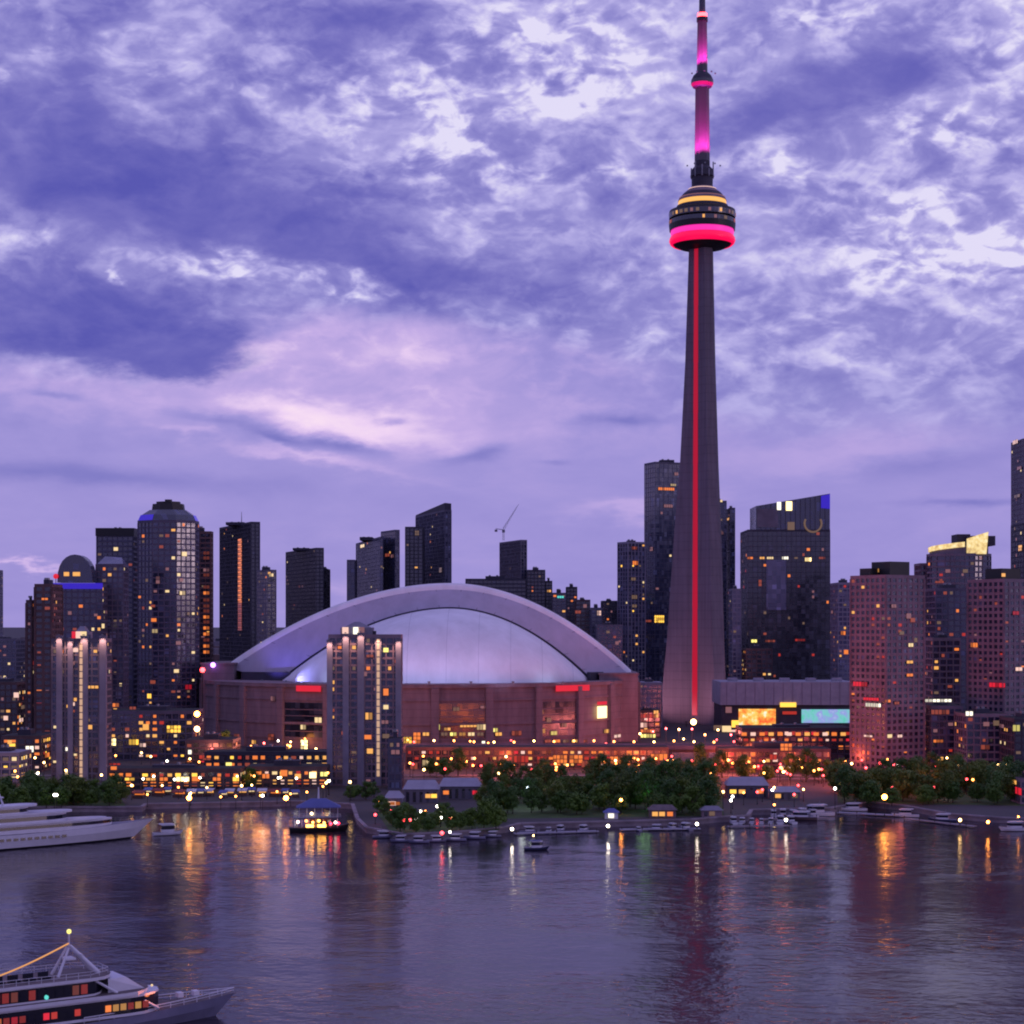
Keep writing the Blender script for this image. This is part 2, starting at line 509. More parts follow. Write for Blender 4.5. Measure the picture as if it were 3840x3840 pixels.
wm = bpy.data.materials.new('lake water')
wm.use_nodes = True
wb = wm.node_tree.nodes['Principled BSDF']
h = G(wm.node_tree)
wp = h.n('ShaderNodeTexCoord').outputs['Object']
mp = h.n('ShaderNodeMapping'); h.put(mp, 0, wp)
mp.inputs['Scale'].default_value = (0.75, 1.0, 1.0)
mp.inputs['Rotation'].default_value = (0, 0, R(12))
w1 = h.noise(mp.outputs[0], 0.42, 3.0, 0.55, 0.4)
w2 = h.noise(mp.outputs[0], 0.085, 2.0, 0.5, 0.2)
w3 = h.noise(mp.outputs[0], 0.012, 3.0, 0.5)
calm = h.step(w3, 0.38, 0.62, 0.40, 1.25)
hh = h.m('MULTIPLY_ADD', w1, 0.19, h.m('MULTIPLY', w2, 0.40))
bp = h.n('ShaderNodeBump')
bp.inputs['Strength'].default_value = 1.0
bp.inputs['Distance'].default_value = 1.0
h.put(bp, 'Height', h.m('MULTIPLY', hh, calm))
wb.inputs['Base Color'].default_value = (.026, .020, .034, 1)
wb.inputs['Roughness'].default_value = 0.12
wb.inputs['Specular IOR Level'].default_value = 0.33
wb.inputs['IOR'].default_value = 1.33
h.put(wb, 'Normal', bp.outputs[0])
b = MB()
b.face([(-40000, -6000, 0), (40000, -6000, 0), (40000, 1500, 0), (-40000, 1500, 0)])
structure(b.build('water', [wm]))


def strip(name, path, w, z, m):
    """flat ribbon along a path"""
    b = MB()
    for (p, q_) in zip(path[:-1], path[1:]):
        t = (Vector(q_) - Vector(p)).normalized(); nn = Vector((-t.y, t.x)) * (w / 2)
        p, q_ = Vector(p), Vector(q_)
        b.face([(p - nn).to_3d() + Vector((0, 0, z)), (q_ - nn).to_3d() + Vector((0, 0, z)), (q_ + nn).to_3d() + Vector((0, 0, z)), (p + nn).to_3d() + Vector((0, 0, z))])
    return structure(b.build(name, [m]))


strip('road', [(-900, 800), (-40, 800)], 14, GZ + .012, M['asphalt'])
strip('road', [(-39.9, 800), (900, 800)], 14, GZ + .012, M['asphalt'])
b = MB()
for k in range(-70, 70): b.box(k * 8, k * 8 + 3, 799.9, 800.1, GZ + .013, GZ + .020)
structure(b.build('road_marking', [M['paint']]))
for y0 in (790.5, 808.5):
    b = MB(); b.box(-900, 900, y0, y0 + 3.0, GZ, GZ + .14)
    structure(b.build('pavement', [M['quay']]))


# ------------------------------------------------------------------ buildings
WIN = {}
UNIT = {}


def win_mesh(w, hgt, key, solid=False):
    k = (round(w, 1), round(hgt, 1), key)
    if k not in WIN:
        b = MB()
        w2, h2 = k[0] / 2, k[1] / 2
        if solid or (k[0] < 3.2 and k[1] < 3.2):
            b.box(-w2, w2, -.12, .05, -h2, h2, 0)
        else:                                  # a wide opening is divided by mullions into panes of uneven brightness
            b.box(-w2, w2, -.06, .05, -h2, h2, 2)
            nx, nz = max(1, round(k[0] / 1.9)), max(1, round(k[1] / 2.2))
            for a in range(nx):
                for c in range(nz):
                    x0, z0 = -w2 + k[0] * a / nx, -h2 + k[1] * c / nz
                    b.box(x0 + .16, x0 + k[0] / nx - .16, -.14, -.07, z0 + .16, z0 + k[1] / nz - .16, rnd.choice((0, 0, 1)))
        WIN[k] = b.mesh('window', [M['lit_' + key], M['low_' + key], M['conc_dark']])
    return WIN[k]


PAL = {'mixed': 'cream cream amber amber orange orange ember ember rose rose dim dim dim'.split(),
       'red': 'ember ember ember orange rose rose dim blood amber'.split(),
       'warm': 'cream cream amber amber orange gold dim'.split(),
       'cool': 'dim rose dim cream rose dim ember'.split(),
       'shop': 'cream amber gold orange amber orange orange ember amber pinkw blood'.split(),
       'fire': 'orange orange blood ember orange amber blood red pinkw'.split()}


def front(u0, u1, Y, depth):
    """footprint with its face square to the view; u0 and u1 bound all that shows of it, its inner side face included"""
    e = u0 if u0 > 512 else (u1 if u1 < 512 else None)
    x0, x1 = PX(u0, Y), PX(u1, Y)
    if e is not None:
        lim = .38 * (u1 - u0) / abs(e - 512)
        if depth / (Y + depth) > lim: depth = Y * lim / (1 - lim)
        if e == u0: x0 = PX(u0, Y + depth)
        else: x1 = PX(u1, Y + depth)
    return [(x0, Y), (x1, Y), (x1, Y + depth), (x0, Y + depth)]


def corner(u0, um, u1, Y, th):
    """rectangle showing two faces: near corner at column um and distance Y, right face turned th degrees from the view plane"""
    c = Vector((PX(um, Y), Y))
    out = []
    for u, dr in ((u0, Vector((-math.sin(R(th)), math.cos(R(th))))), (u1, Vector((math.cos(R(th)), math.sin(R(th)))))):
        k = (u - 512) / F
        t = (k * c.y - c.x) / (dr.x - k * dr.y)
        out.append(dr * t)
    a, e = out
    return [tuple(c), tuple(c + e), tuple(c + a + e), tuple(c + a)]


def ngon(u0, u1, Y, n, rot=0.0, sq=1.0):
    cx = PX((u0 + u1) / 2, Y); r = (PX(u1, Y) - PX(u0, Y)) / 2
    return [(cx + r * math.cos(2 * math.pi * k / n + rot), Y + sq * r * math.sin(2 * math.pi * k / n + rot)) for k in range(n)]


def facade(bm_, poly, z0, z1, fh, bay, style):
    """glass core with floor bands and piers standing proud of it"""
    bm_.prism(poly, z0, z1, 0, 2)
    nf = max(1, int(round((z1 - z0) / fh)))
    fh = (z1 - z0) / nf
    hb, pw, pr = {'grid': (.9, .55, .22), 'slab': (1.15, .3, .45), 'vert': (.55, .8, .35), 'glass': (.35, .22, .10), 'punch': (1.3, 1.3, .2)}[style]
    band = offset(poly, pr)
    for k in range(1, nf):
        z = z0 + k * fh
        bm_.prism(band, z - hb / 2, z + hb / 2, 1, bottom=True)
    bm_.prism(offset(poly, pr + .06), z1 - .5, z1 + 1.1, 1, 2)
    bm_.prism(offset(poly, pr + .06), z0, z0 + .7, 1)
    n = len(poly)
    for i in range(n):
        p, q_ = Vector(poly[i]), Vector(poly[(i + 1) % n])
        L = (q_ - p).length
        if L < 1.5: continue
        t = (q_ - p) / L
        nb = max(1, int(round(L / bay)))
        for k in range(nb + 1):
            c = p + t * (L * k / nb)
            bm_.obox((c.x, c.y), (t.x, t.y), pw / 2, pr + .09, z0 + .02, z1 - .51, 1)
    return fh


def light_up(root, poly, z0, z1, fh, bay, p, pal, cap, rr, columns=()):
    """a share of the cells facing the harbour is lit; every lit window is an object under its building"""
    ox, oy, oz = root.location
    nf = max(1, int(round((z1 - z0) / fh))); fh = (z1 - z0) / nf
    p = min(.9, p * 1.45)
    cap = min(98, int(cap * 1.5))
    cells = []
    n = len(poly)
    for i in range(n):
        P_, Q_ = Vector(poly[i]), Vector(poly[(i + 1) % n])
        L = (Q_ - P_).length
        if L < 1.5: continue
        t = (Q_ - P_) / L
        nrm = Vector((t.y, -t.x))
        mid = (P_ + Q_) / 2
        if nrm.dot(-mid.normalized()) < .12: continue
        nb = max(1, int(round(L / bay))); bw = L / nb
        ang = math.atan2(t.y, t.x)
        for j in range(nb):
            colp = p * rr.choice((.4, .7, 1, 1, 1.6))
            for k in range(nf):
                if rr.random() < colp:
                    c = P_ + t * (bw * (j + .5)) + nrm * .06
                    cells.append((c, z0 + (k + .5) * fh, bw, ang, rr.choice(PAL[pal])))
    rr.shuffle(cells)
    for (c, z, bw, ang, key) in cells[:cap]:
        w = min(bw - .5, 3.4) * rr.choice((.5, .62, .75))
        link('window', win_mesh(w, fh * rr.choice((.42, .5)), key), root, (c.x - ox, c.y - oy, z - oz), ang)


def on_face(root, polys, u, v, wpx, hpx, key, name='window', out=.5):
    """a lit opening at picture position (u, v) on whichever face of the building is seen there"""
    dirv = Vector(((u - 512) / F, 1.0))
    best = None
    for poly in polys:
        n = len(poly)
        for i in range(n):
            P_, Q_ = Vector(poly[i]), Vector(poly[(i + 1) % n])
            e = Q_ - P_
            det = dirv.x * -e.y + e.x * dirv.y
            if abs(det) < 1e-9: continue
            s_ = (P_.x * -e.y + e.x * P_.y) / det
            r_ = (dirv.x * P_.y - dirv.y * P_.x) / det
            if s_ > 0 and -.02 <= r_ <= 1.02 and (best is None or s_ < best[0]):
                best = (s_, e)
    if not best: return None
    s_, e = best
    e.normalize()
    Y = s_
    pos = dirv * s_ + Vector((e.y, -e.x)) * out
    cosv = max(.35, abs(e.x))
    o = link(name, win_mesh(wpx * .84 * Y / F / cosv, hpx * .84 * Y / F, key, name != 'window'), root, (pos.x - root.location.x, pos.y - root.location.y, PZ(v, Y) - root.location.z), math.atan2(e.y, e.x))
    return o


STYLES = {'navy': ('glass_navy', 'conc_navy', 'roof_dark'), 'dark': ('glass_dark', 'conc_dark', 'roof_dark'), 'blue': ('glass_blue', 'conc_navy', 'roof_dark'),
          'lav': ('glass_lav', 'conc_lav', 'roof_pale'), 'grey': ('glass_navy', 'conc_grey', 'roof_dark'), 'pink': ('glass_navy', 'conc_pink', 'roof_dark'),
          'brown': ('glass_dark', 'conc_brown', 'roof_dark'), 'pale': ('glass_blue', 'conc_lav', 'roof_pale')}


def tower(name, label, cat, blocks, skin='navy', style='grid', fh=3.2, bay=3.4, p=.06, pal='mixed', cap=60, group=None, plant=True, extra=(), seed=None):
    """blocks: list of (footprint, top height[, bottom height]); the first is the main body"""
    rr = random.Random(seed if seed is not None else sum(map(ord, label)))
    fp0 = blocks[0][0]
    cx = sum(q_[0] for q_ in fp0) / len(fp0); cy = sum(q_[1] for q_ in fp0) / len(fp0)
    root = thing(name, label, cat, (cx, cy, GZ), 0, group)
    root['top'] = blocks[0][1]
    ms = [M[k] for k in STYLES[skin]]
    for i, bl in enumerate(blocks):
        fp, zt = bl[0], bl[1]
        zb = bl[2] if len(bl) > 2 else GZ
        sk = [M[k] for k in STYLES[bl[3]]] if len(bl) > 3 else ms
        loc = [(x - cx, y - cy) for x, y in fp]
        b = MB()
        f_ = facade(b, loc, zb - GZ, zt - GZ, fh, bay, style)
        b.build('tower_block' if i == 0 else 'wing', sk, root)
        light_up(root, fp, zb + 1, zt, fh, bay, p, pal, max(3, cap if i == 0 else cap // 2), rr)
        if plant and (i == 0 or len(blocks) < 3):
            k = MB()
            xs = [x for x, y in loc]; ys = [y for x, y in loc]
            w, dd = (max(xs) - min(xs)) * .18, (max(ys) - min(ys)) * .2
            mx, my = sum(xs) / len(xs), sum(ys) / len(ys)
            hh_ = rr.uniform(2.0, 3.6)
            k.box(mx - w, mx + w * .8, my - dd, my + dd, zt - GZ + .02, zt - GZ + hh_, 0)
            rp = k.build('roof_plant', [M['conc_dark']], root)
            for q in range(2):
                x = mx + w * (-.6 + .7 * q)
                k = MB(); k.lathe([(.9, zt - GZ + hh_ + .01), (.9, zt - GZ + hh_ + .9), (.6, zt - GZ + hh_ + 1.0)], 10, c=(x, my - dd * .4)); k.build('vent', [M['steel']], rp)
    polys = [bl[0] for bl in blocks]
    for e in extra: on_face(root, polys, *e)
    return root


# ---- left cluster
Y = 900
tower('apartment_tower', 'stepped brown apartment tower with orange windows at the left edge of the skyline', 'apartment tower',
      [(front(35, 62, Y, 24), PZ(586, Y)), (front(26.5, 35, Y + 2, 20), PZ(602, Y + 2))], 'brown', 'punch', p=.10, pal='red', cap=40,
      extra=[(34.5, 617, 4, 4, 'orange'), (33, 645, 4, 3, 'ember'), (33, 663, 4, 5, 'blood'), (33, 672, 4, 4, 'cream'), (45, 599, 8, 3, 'orange')])
Y = 985
zt = PZ(586, Y)
t3 = tower('apartment_tower', 'broad navy apartment tower with a blue lit band under its rounded glass cap', 'apartment tower',
           [(front(53.5, 107, Y, 12), zt), (front(96, 128, Y + 14, 12), PZ(566, Y + 14), GZ, 'blue')], 'navy', 'grid', p=.07, cap=50, plant=False,
           extra=[(102, 626, 5, 6, 'cream'), (96, 615, 4, 3, 'rose'), (70, 613, 4, 4, 'rose'), (57, 615, 5, 3, 'rose')])
px = Y / F
b = MB()
rows = []
x0, x1 = PX(54, Y) - t3.location.x, PX(101.5, Y) - t3.location.x
yb = Y - t3.location.y
for j in range(13):
    a = math.pi * j / 12
    x = (x0 + x1) / 2 - (x1 - x0) / 2 * .74 * math.cos(a) - 2.0
    z = zt - GZ + 2 + 15.5 * math.sin(a) ** .75
    rows.append([(x, yb + 1.5, z), (x, yb + 11.5, z)])
b.grid(rows)
b.face([r[0] for r in rows]); b.face([r[1] for r in reversed(rows)])
b.build('roof_cap', M['glass_navy'], t3)
b = MB(); b.box(x0 - .6, x1 + .6, yb - .9, yb + .4, zt - GZ - 1.6, zt - GZ + 1.6)
b.build('light_band', M['lit_blue'], t3)
for (uu, ww) in ((66, 5), (76, 7)):
    b = MB(); b.box(PX(uu - ww / 2, Y) - t3.location.x, PX(uu + ww / 2, Y) - t3.location.x, yb + .6, yb + 1.3, PZ(576, Y) - GZ, PZ(572, Y) - GZ)
    b.build('window', M['lit_amber'], t3)
b = MB(); b.tube((x0 + 1, yb, zt - GZ + 1.2), (x0 + 1, yb, zt - GZ + 6), .25); b.build('mast', M['steel'], t3)
b = MB(); b.ball((x0 + 1, yb, zt - GZ + 5.4), 1.5); b.build('warning_lamp', M['lit_red'], t3)
b = MB()
x2, x3 = PX(97, Y + 14) - t3.location.x, PX(123, Y + 14) - t3.location.x
zz = PZ(566, Y + 14) - GZ + 1.2
b.face([(x2, yb + 14.5, zz), (x3, yb + 14.5, zz - .0), (x3 - 3, yb + 25, zz + 4.0), (x2 + 2, yb + 25, zz + 4.6)])
b.face([(x2, yb + 14.5, zz), (x2 + 2, yb + 25, zz + 4.6), (x2, yb + 25, zz)]); b.face([(x3, yb + 14.5, zz), (x3, yb + 25, zz), (x3 - 3, yb + 25, zz + 4)])
b.face([(x2, yb + 25, zz), (x2 + 2, yb + 25, zz + 4.6), (x3 - 3, yb + 25, zz + 4), (x3, yb + 25, zz)])
b.build('sloped_roof', M['glass_lav'], t3)
Y = 1105
t4 = tower('apartment_tower', 'dark flat topped tower with a black roof band behind the domed tallest left tower', 'apartment tower',
           [(front(97, 143, Y, 30), PZ(531, Y))], 'navy', 'slab', p=.05, cap=30, extra=[(116, 549, 5, 4, 'cream')])
b = MB(); fpo = offset([(x - t4.location.x, y - t4.location.y) for x, y in front(97, 143, Y, 30)], .8)
b.prism(fpo, PZ(536, Y) - GZ, PZ(528, Y) - GZ, 0, bottom=True); b.build('roof_band', M['black'], t4)
Y = 1072
fpD = ngon(137.5, 199.5, Y, 8, R(22.5), .75)
zt = PZ(523, Y)
t5 = tower('apartment_tower', 'tallest left tower, eight sided with a black cap and blue shoulders', 'apartment tower', [(fpD, zt)], 'navy', 'grid', fh=3.3, bay=3.3,
           p=.075, cap=70, plant=False, extra=[(184, 554, 5, 5, 'cream'), (182, 593, 6, 5, 'cream'), (153, 606, 5, 3, 'ember'), (154, 620, 6, 4, 'orange'), (155, 631, 7, 5, 'cream'), (181, 580, 4, 4, 'rose'),
                                               (158, 580, 5, 9, 'rose'), (178, 643, 5, 4, 'rose'), (176, 671, 5, 4, 'cream'), (150, 696, 6, 6, 'gold'), (153, 682, 6, 4, 'ember'), (134, 703, 5, 3, 'orange'), (188, 687, 7, 6, 'red')])
lD = [(x - t5.location.x, y - t5.location.y) for x, y in fpD]
b = MB()
zl = zt - GZ + 1.1
sc = lambda k: [(x * k, y * k) for x, y in lD]
b.prism(sc(.99), zl, zl + 3.2, 0, poly1=sc(.90)); b.prism(sc(.90), zl + 3.2, zl + 6.5, 0, poly1=sc(.62))
cro = b.build('crown', M['glass_navy'], t5)
b = MB(); b.prism(sc(.56), zl + 5.0, zl + 10.2, 0, poly1=sc(.52)); b.prism(sc(.40), zl + 10.2, zl + 11.6, 0); b.prism(sc(.12), zl + 11.6, zl + 13, 0)
b.build('roof_cap', M['black'], t5)
for a in (3, 7, 4, 0):
    p0, p1 = Vector(sc(1.0)[a]), Vector(sc(1.0)[(a + 1) % 8])
    q0, q1 = Vector(sc(.915)[a]), Vector(sc(.915)[(a + 1) % 8])
    b = MB(); b.face([p0.to_3d() + Vector((0, 0, zl)), p1.to_3d() + Vector((0, 0, zl)), q1.to_3d() + Vector((0, 0, zl + 3.4)), q0.to_3d() + Vector((0, 0, zl + 3.4))])
    b.build('light_band', M['lit_blue'], cro)
Y = 1125
tower('apartment_tower', 'narrow tower with an orange lit edge against the right side of the domed tower', 'apartment tower', [(front(190, 212.5, Y, 7), PZ(533, Y))], 'brown', 'slab', p=.04, cap=10,
      extra=[(206.5, v, 7.5, 4.2, k) for v, k in ((553, 'ember'), (558, 'ember'), (570, 'rose'), (575, 'ember'), (587, 'ember'), (593, 'orange'), (600, 'ember'), (606, 'ember'), (611, 'ember'), (617, 'orange'), (622, 'ember'), (628, 'orange'), (634, 'orange'), (640, 'ember'), (646, 'orange'), (652, 'orange'))])


def lit_twin(label, u0, u1, vtop, Y, pil, strip_u, vb, crown, depth=11, um=None, seed=1, skin='grey'):
    """waterfront condominium: floodlit pilasters and a lit vertical strip"""
    zt = PZ(vtop, Y)
    fp = front(u0, u1, Y, depth)
    rt = tower('condominium_tower', label, 'condominium', [(fp, zt)], skin, 'grid', fh=3.0, bay=3.0, p=.10, pal='mixed', cap=55, seed=seed)
    ox, oy, _ = rt.location
    for (u, vt, w) in pil:
        b = MB()
        x = PX(u, Y) - ox
        b.box(x - w / 2, x + w / 2, Y - oy - 1.6, Y - oy + .1, 0, PZ(vt, Y) - GZ)
        b.box(x - w / 2 - .15, x + w / 2 + .15, Y - oy - 1.8, Y - oy + .2, PZ(vt, Y) - GZ + .01, PZ(vt, Y) - GZ + .6)
        pil_o = b.build('pilaster', M['conc_lav'], rt)
        b = MB(); zf = PZ(vt, Y) - GZ + .8
        b.box(x - .35, x + .35, Y - oy - 3.4, Y - oy - 1.5, zf, zf + .35)
        b.build('floodlight', M['steel'], pil_o)
        ld = bpy.data.lights.new('floodlight_lamp', 'SPOT')
        ld.energy = 4800; ld.color = (1.0, .50, .36); ld.spot_size = R(80); ld.spot_blend = .8; ld.shadow_soft_size = .3
        lo = link('floodlight_lamp', ld, rt, (x, Y - oy - 4.4, zf - .1)); lo.rotation_euler = (R(28), 0, 0)
    b = MB()
    x = PX(strip_u, Y) - ox
    zlo, zhi = PZ(vb, Y) - GZ, PZ(vtop + 2, Y) - GZ
    k = zlo
    while k < zhi:
        b.box(x - .62, x + .62, Y - oy - 1.95, Y - oy - 1.72, k, min(zhi, k + 2.55)); k += 3.0
    b.build('light_strip', mat('stairwell light', (.3, .25, .2), .4, emit=(1.0, .60, .34), strength=.55), rt)
    if crown:
        b = MB()
        xa, xb_ = PX(crown[0], Y) - ox, PX(crown[1], Y) - ox
        zc = zt - GZ
        b.box(xa, xb_, Y - oy + 2, Y - oy + 12, zc + .05, zc + 4.0, 0)
        b.prism([(xa + 1, Y - oy + 3), (xb_ - 1, Y - oy + 3), (xb_ - 1, Y - oy + 11), (xa + 1, Y - oy + 11)], zc + 4.0, zc + 6.5, 0, poly1=[((xa + xb_) / 2 - 1, Y - oy + 6), ((xa + xb_) / 2 + 1, Y - oy + 6), ((xa + xb_) / 2 + 1, Y - oy + 8), ((xa + xb_) / 2 - 1, Y - oy + 8)])
        cro = b.build('crown', M['conc_lav'], rt)
        for (dx_, key) in crown[2]:
            b = MB(); xx = PX(dx_, Y) - ox
            b.box(xx - 1.3, xx + 1.3, Y - oy + 1.2, Y - oy + 1.9, zc + 1.2, zc + 4.2)
            b.build('glowing_crown', M['lit_' + key], cro)
    return rt


t7 = lit_twin('front left waterfront condominium with floodlit white pilasters and a red lit crown', 52, 111, 641, 784, [(60, 637, 2.6), (71, 640, 2.2), (85, 637, 3.2), (103.5, 637, 3.0)], 82, 780,
              (72, 86, [(74, 'red'), (78, 'pinkw'), (82.5, 'cream')]))
for e in [(93, 687, 14, 4, 'amber'), (89, 727, 8, 5, 'amber'), (72, 704, 7, 4, 'pinkw'), (72, 663, 7, 4, 'rose'), (76, 650, 6, 5, 'pinkw'), (68, 749, 5, 4, 'white'), (68, 773, 6, 5, 'cream'), (72, 711, 7, 3, 'ember'), (100, 648, 5, 8, 'rose')]:
    on_face(t7, [front(52, 111, 784, 11)], *e)
tT = lit_twin('waterfront condominium with lit pilasters standing alone in front of the white domed stadium', 329, 402, 637, 760, [(330, 641, 2.4), (346, 635, 2.6), (361, 634, 2.8), (378.5, 639, 2.6), (398.6, 640, 2.4)], 378.5, 776,
              (340, 372, [(345, 'pinkw'), (356, 'white'), (361, 'rose')]), skin='pink', seed=5)
for e in [(386, 650, 6, 5, 'yellow'), (386, 692, 7, 9, 'orange'), (386, 707, 6, 5, 'cream'), (369, 716, 9, 9, 'amber'), (365, 674, 5, 5, 'rose'), (368, 737, 8, 5, 'orange'), (370, 751, 7, 6, 'amber'), (370, 656, 9, 4, 'ember'), (385, 722, 9, 5, 'rose'), (386, 736, 8, 5, 'dim'), (344, 733, 6, 4, 'ember')]:
    on_face(tT, [front(329, 402, 760, 11)], *e)

# ---- towers behind the stadium
Y = 1450
tF = tower('office_tower', 'dark slab tower with one tall orange lit stairwell stripe left of the dome', 'office tower', [(corner(220, 251, 259.5, Y, 24), PZ(523, Y))], 'dark', 'vert', p=.02, cap=12,
           extra=[(240.5, 541 + 4.6 * k, 6.6, 5.3, ('orange' if k < 14 else 'ember')) for k in range(20)])
b = MB(); b.tube((2, 0, PZ(522, Y) - GZ), (2, 0, PZ(508, Y) - GZ), .5, .15); b.build('antenna', M['steel'], tF)
Y = 1400
tower('office_tower', 'short grey tower with a pale lit roof edge beside the orange striped slab', 'office tower', [(corner(257, 267, 276, Y, 30), PZ(571, Y))], 'grey', 'grid', p=.05, cap=14, extra=[(271, 575, 5, 4, 'cream')])
Y = 1500
tower('office_tower', 'black square tower with a lower right shoulder standing above the left slope of the dome', 'office tower', [(corner(286, 316, 323.5, Y, 22), PZ(549, Y)), (front(321, 330, Y + 20, 24), PZ(570, Y + 20))], 'dark', 'grid', p=.025, pal='cool', cap=14)
Y = 1480
tower('office_tower', 'navy tower in three steps, one bright window under its middle roof', 'office tower',
      [(corner(356, 380, 383, Y, 14), PZ(538, Y)), (front(347, 357, Y + 6, 24), PZ(561, Y + 6)), (corner(381, 395, 399.5, Y + 4, 25), PZ(531, Y + 4))], 'navy', 'glass', p=.03, cap=16, extra=[(363, 546, 10, 4, 'cream'), (388, 555, 6, 4, 'ember'), (393, 556, 4, 4, 'rose')])
Y = 1520
tJ = tower('office_tower', 'tallest grey slab behind the dome top, with a lower dark wing', 'office tower',
           [(corner(416, 445, 451, Y, 18), PZ(511, Y)), (front(405.5, 424, Y - 8, 24), PZ(528, Y - 8), GZ, 'dark')], 'blue', 'vert', p=.02, cap=12, plant=False, extra=[(441, 570, 4, 6, 'dim'), (417, 533, 5, 6, 'dim')])
fpj = [(x - tJ.location.x, y - tJ.location.y) for x, y in corner(416, 445, 451, Y, 18)]
b = MB(); zt = PZ(511, Y) - GZ + 1.1
i = len(b.v)
zh = [5.5, 5.0, 1.0, .6]
b.prism(offset(fpj, .2), zt, zt + .4, 0)
for k in range(4):
    a, c_ = offset(fpj, .2)[k], offset(fpj, .2)[(k + 1) % 4]
    b.face([(a[0], a[1], zt + .4), (c_[0], c_[1], zt + .4), (c_[0], c_[1], zt + .4 + zh[(k + 1) % 4]), (a[0], a[1], zt + .4 + zh[k])])
b.face([(p_[0], p_[1], zt + .4 + z_) for p_, z_ in zip(offset(fpj, .2), zh)])
b.build('sloped_roof', M['conc_dark'], tJ)
Y = 1450
tower('low_rise', 'long low black roofed block peeping over the top of the dome', 'low block', [(front(466, 526, Y, 40), PZ(580, Y))], 'dark', 'slab', p=.02, cap=4, pal='cool')
Y = 1600
tK = tower('office_tower', 'square grey tower with a construction crane on its roof', 'office tower', [(corner(500, 521, 526.5, Y, 20), PZ(541, Y))], 'grey', 'vert', p=.01, cap=4, pal='cool', plant=False)
cr = thing('tower_crane', 'thin tower crane with a raised jib on the roof of the square grey tower', 'crane', (PX(503.5, Y + 8), Y + 12, PZ(541, Y) + 1.1))
b = MB()
ht = PZ(533, Y) - PZ(541, Y)
for sx in (-.7, .7):
    for sy in (-.7, .7): b.tube((sx, sy, 0), (sx, sy, ht), .14, n=5)
for k in range(5): b.tube((-.7, -.7, k * ht / 5), (.7, -.7, (k + 1) * ht / 5), .09, n=4); b.tube((.7, .7, k * ht / 5), (-.7, .7, (k + 1) * ht / 5), .09, n=4)
b.build('mast', M['steel'], cr)
b = MB(); b.box(-1.3, 1.3, -1.3, 1.3, ht + .02, ht + 2.4); b.build('cab', M['conc_lav'], cr)
b = MB()
e0, e1 = Vector((0, 0, ht + 2.4)), Vector((PX(519, Y) - PX(503.5, Y), 0, PZ(504, Y) - PZ(541, Y)))
for s_ in (-.6, .6): b.tube(e0 + Vector((s_, s_, 0)), e1, .16, .08, n=5)
b.tube(e0 + Vector((-.8, 0, 1.2)), e1, .14, .08, n=5)
for k in range(9):
    f0, f1 = k / 9, (k + 1) / 9
    b.tube(e0.lerp(e1, f0) + Vector((-.6, -.6, 0)) * (1 - f0), e0.lerp(e1, f1) + Vector((-.8, 0, 1.2)) * (1 - f1), .07, n=4)
b.build('jib', M['steel'], cr)
b = MB(); b.tube(e0, e0 + Vector((-7, 0, 1.0)), .3, n=5); b.box(-8, -5.5, -.8, .8, ht + .6, ht + 2.6); b.build('counterweight', M['conc_grey'], cr)
Y = 1580
tower('office_tower', 'low stepped dark tower to the right of the crane tower', 'office tower', [(front(526.8, 545, Y, 30), PZ(571, Y)), (front(545.2, 552, Y + 3, 30), PZ(582, Y + 3))], 'dark', 'grid', p=.05, cap=8, pal='mixed', extra=[(549, 591, 5, 3, 'amber')])
LOW = [(552, 566, 594, 1500, 'grey', 'grey low block with a cyan lit roof sign right of the dome slope', [(560.5, 597, 8, 3, 'cyan')]),
       (566, 577, 588, 1560, 'dark', 'dark low block with a small roof turret between the dome and the tall pale tower', []),
       (575, 590, 601, 1430, 'brown', 'brown brick block with reddish windows above the right slope of the dome', [(578, 612, 7, 4, 'ember'), (585, 606, 4, 4, 'rose')]),
       (590, 602, 609, 1380, 'navy', 'navy low block with a pinkish lit corner above the right slope of the dome', [(599, 613, 5, 6, 'pinkw')]),
       (601, 617, 602, 1500, 'dark', 'dark block with a flat roof just left of the lavender sided tower', []),
       (596, 622, 626, 1290, 'grey', 'grey podium block behind the right end of the dome with white lights', [(617, 643, 4, 4, 'rose'), (608, 632, 4, 3, 'dim')])]
for (u0, u1, vt, Y, sk, lb, ex) in LOW:
    tower('low_rise', lb, 'low block', [(front(u0, u1, Y, 24), PZ(vt, Y))], sk, 'grid', p=.08, cap=14, pal='mixed', extra=ex)
Y = 1385
tower('office_tower', 'slim tower with a lavender left face and a column of orange windows', 'office tower', [(corner(618, 628, 645, Y, 30), PZ(543, Y))], 'pale', 'vert', p=.05, cap=14, pal='warm',
      extra=[(634, 548, 7, 4, 'ember'), (635, 563, 7, 5, 'orange'), (633, 579, 6, 4, 'dim'), (634, 597, 7, 5, 'dim'), (634, 606, 6, 4, 'dim')])
Y = 1425
tower('office_tower', 'tall blue glass tower standing just left of the observation tower shaft', 'office tower', [(corner(644.5, 655, 690, Y, 22), PZ(463, Y))], 'blue', 'glass', fh=3.8, bay=3.8, p=.015, cap=20, pal='cool',
      extra=[(666, 489, 20, 3.6, 'orange'), (673, 485, 7, 3, 'cream'), (668, 506, 11, 4, 'rose'), (676, 474, 5, 4, 'rose'), (652, 549, 3, 5, 'rose'), (659, 619, 12, 9, 'gold'), (648, 621, 9, 3, 'ember')])
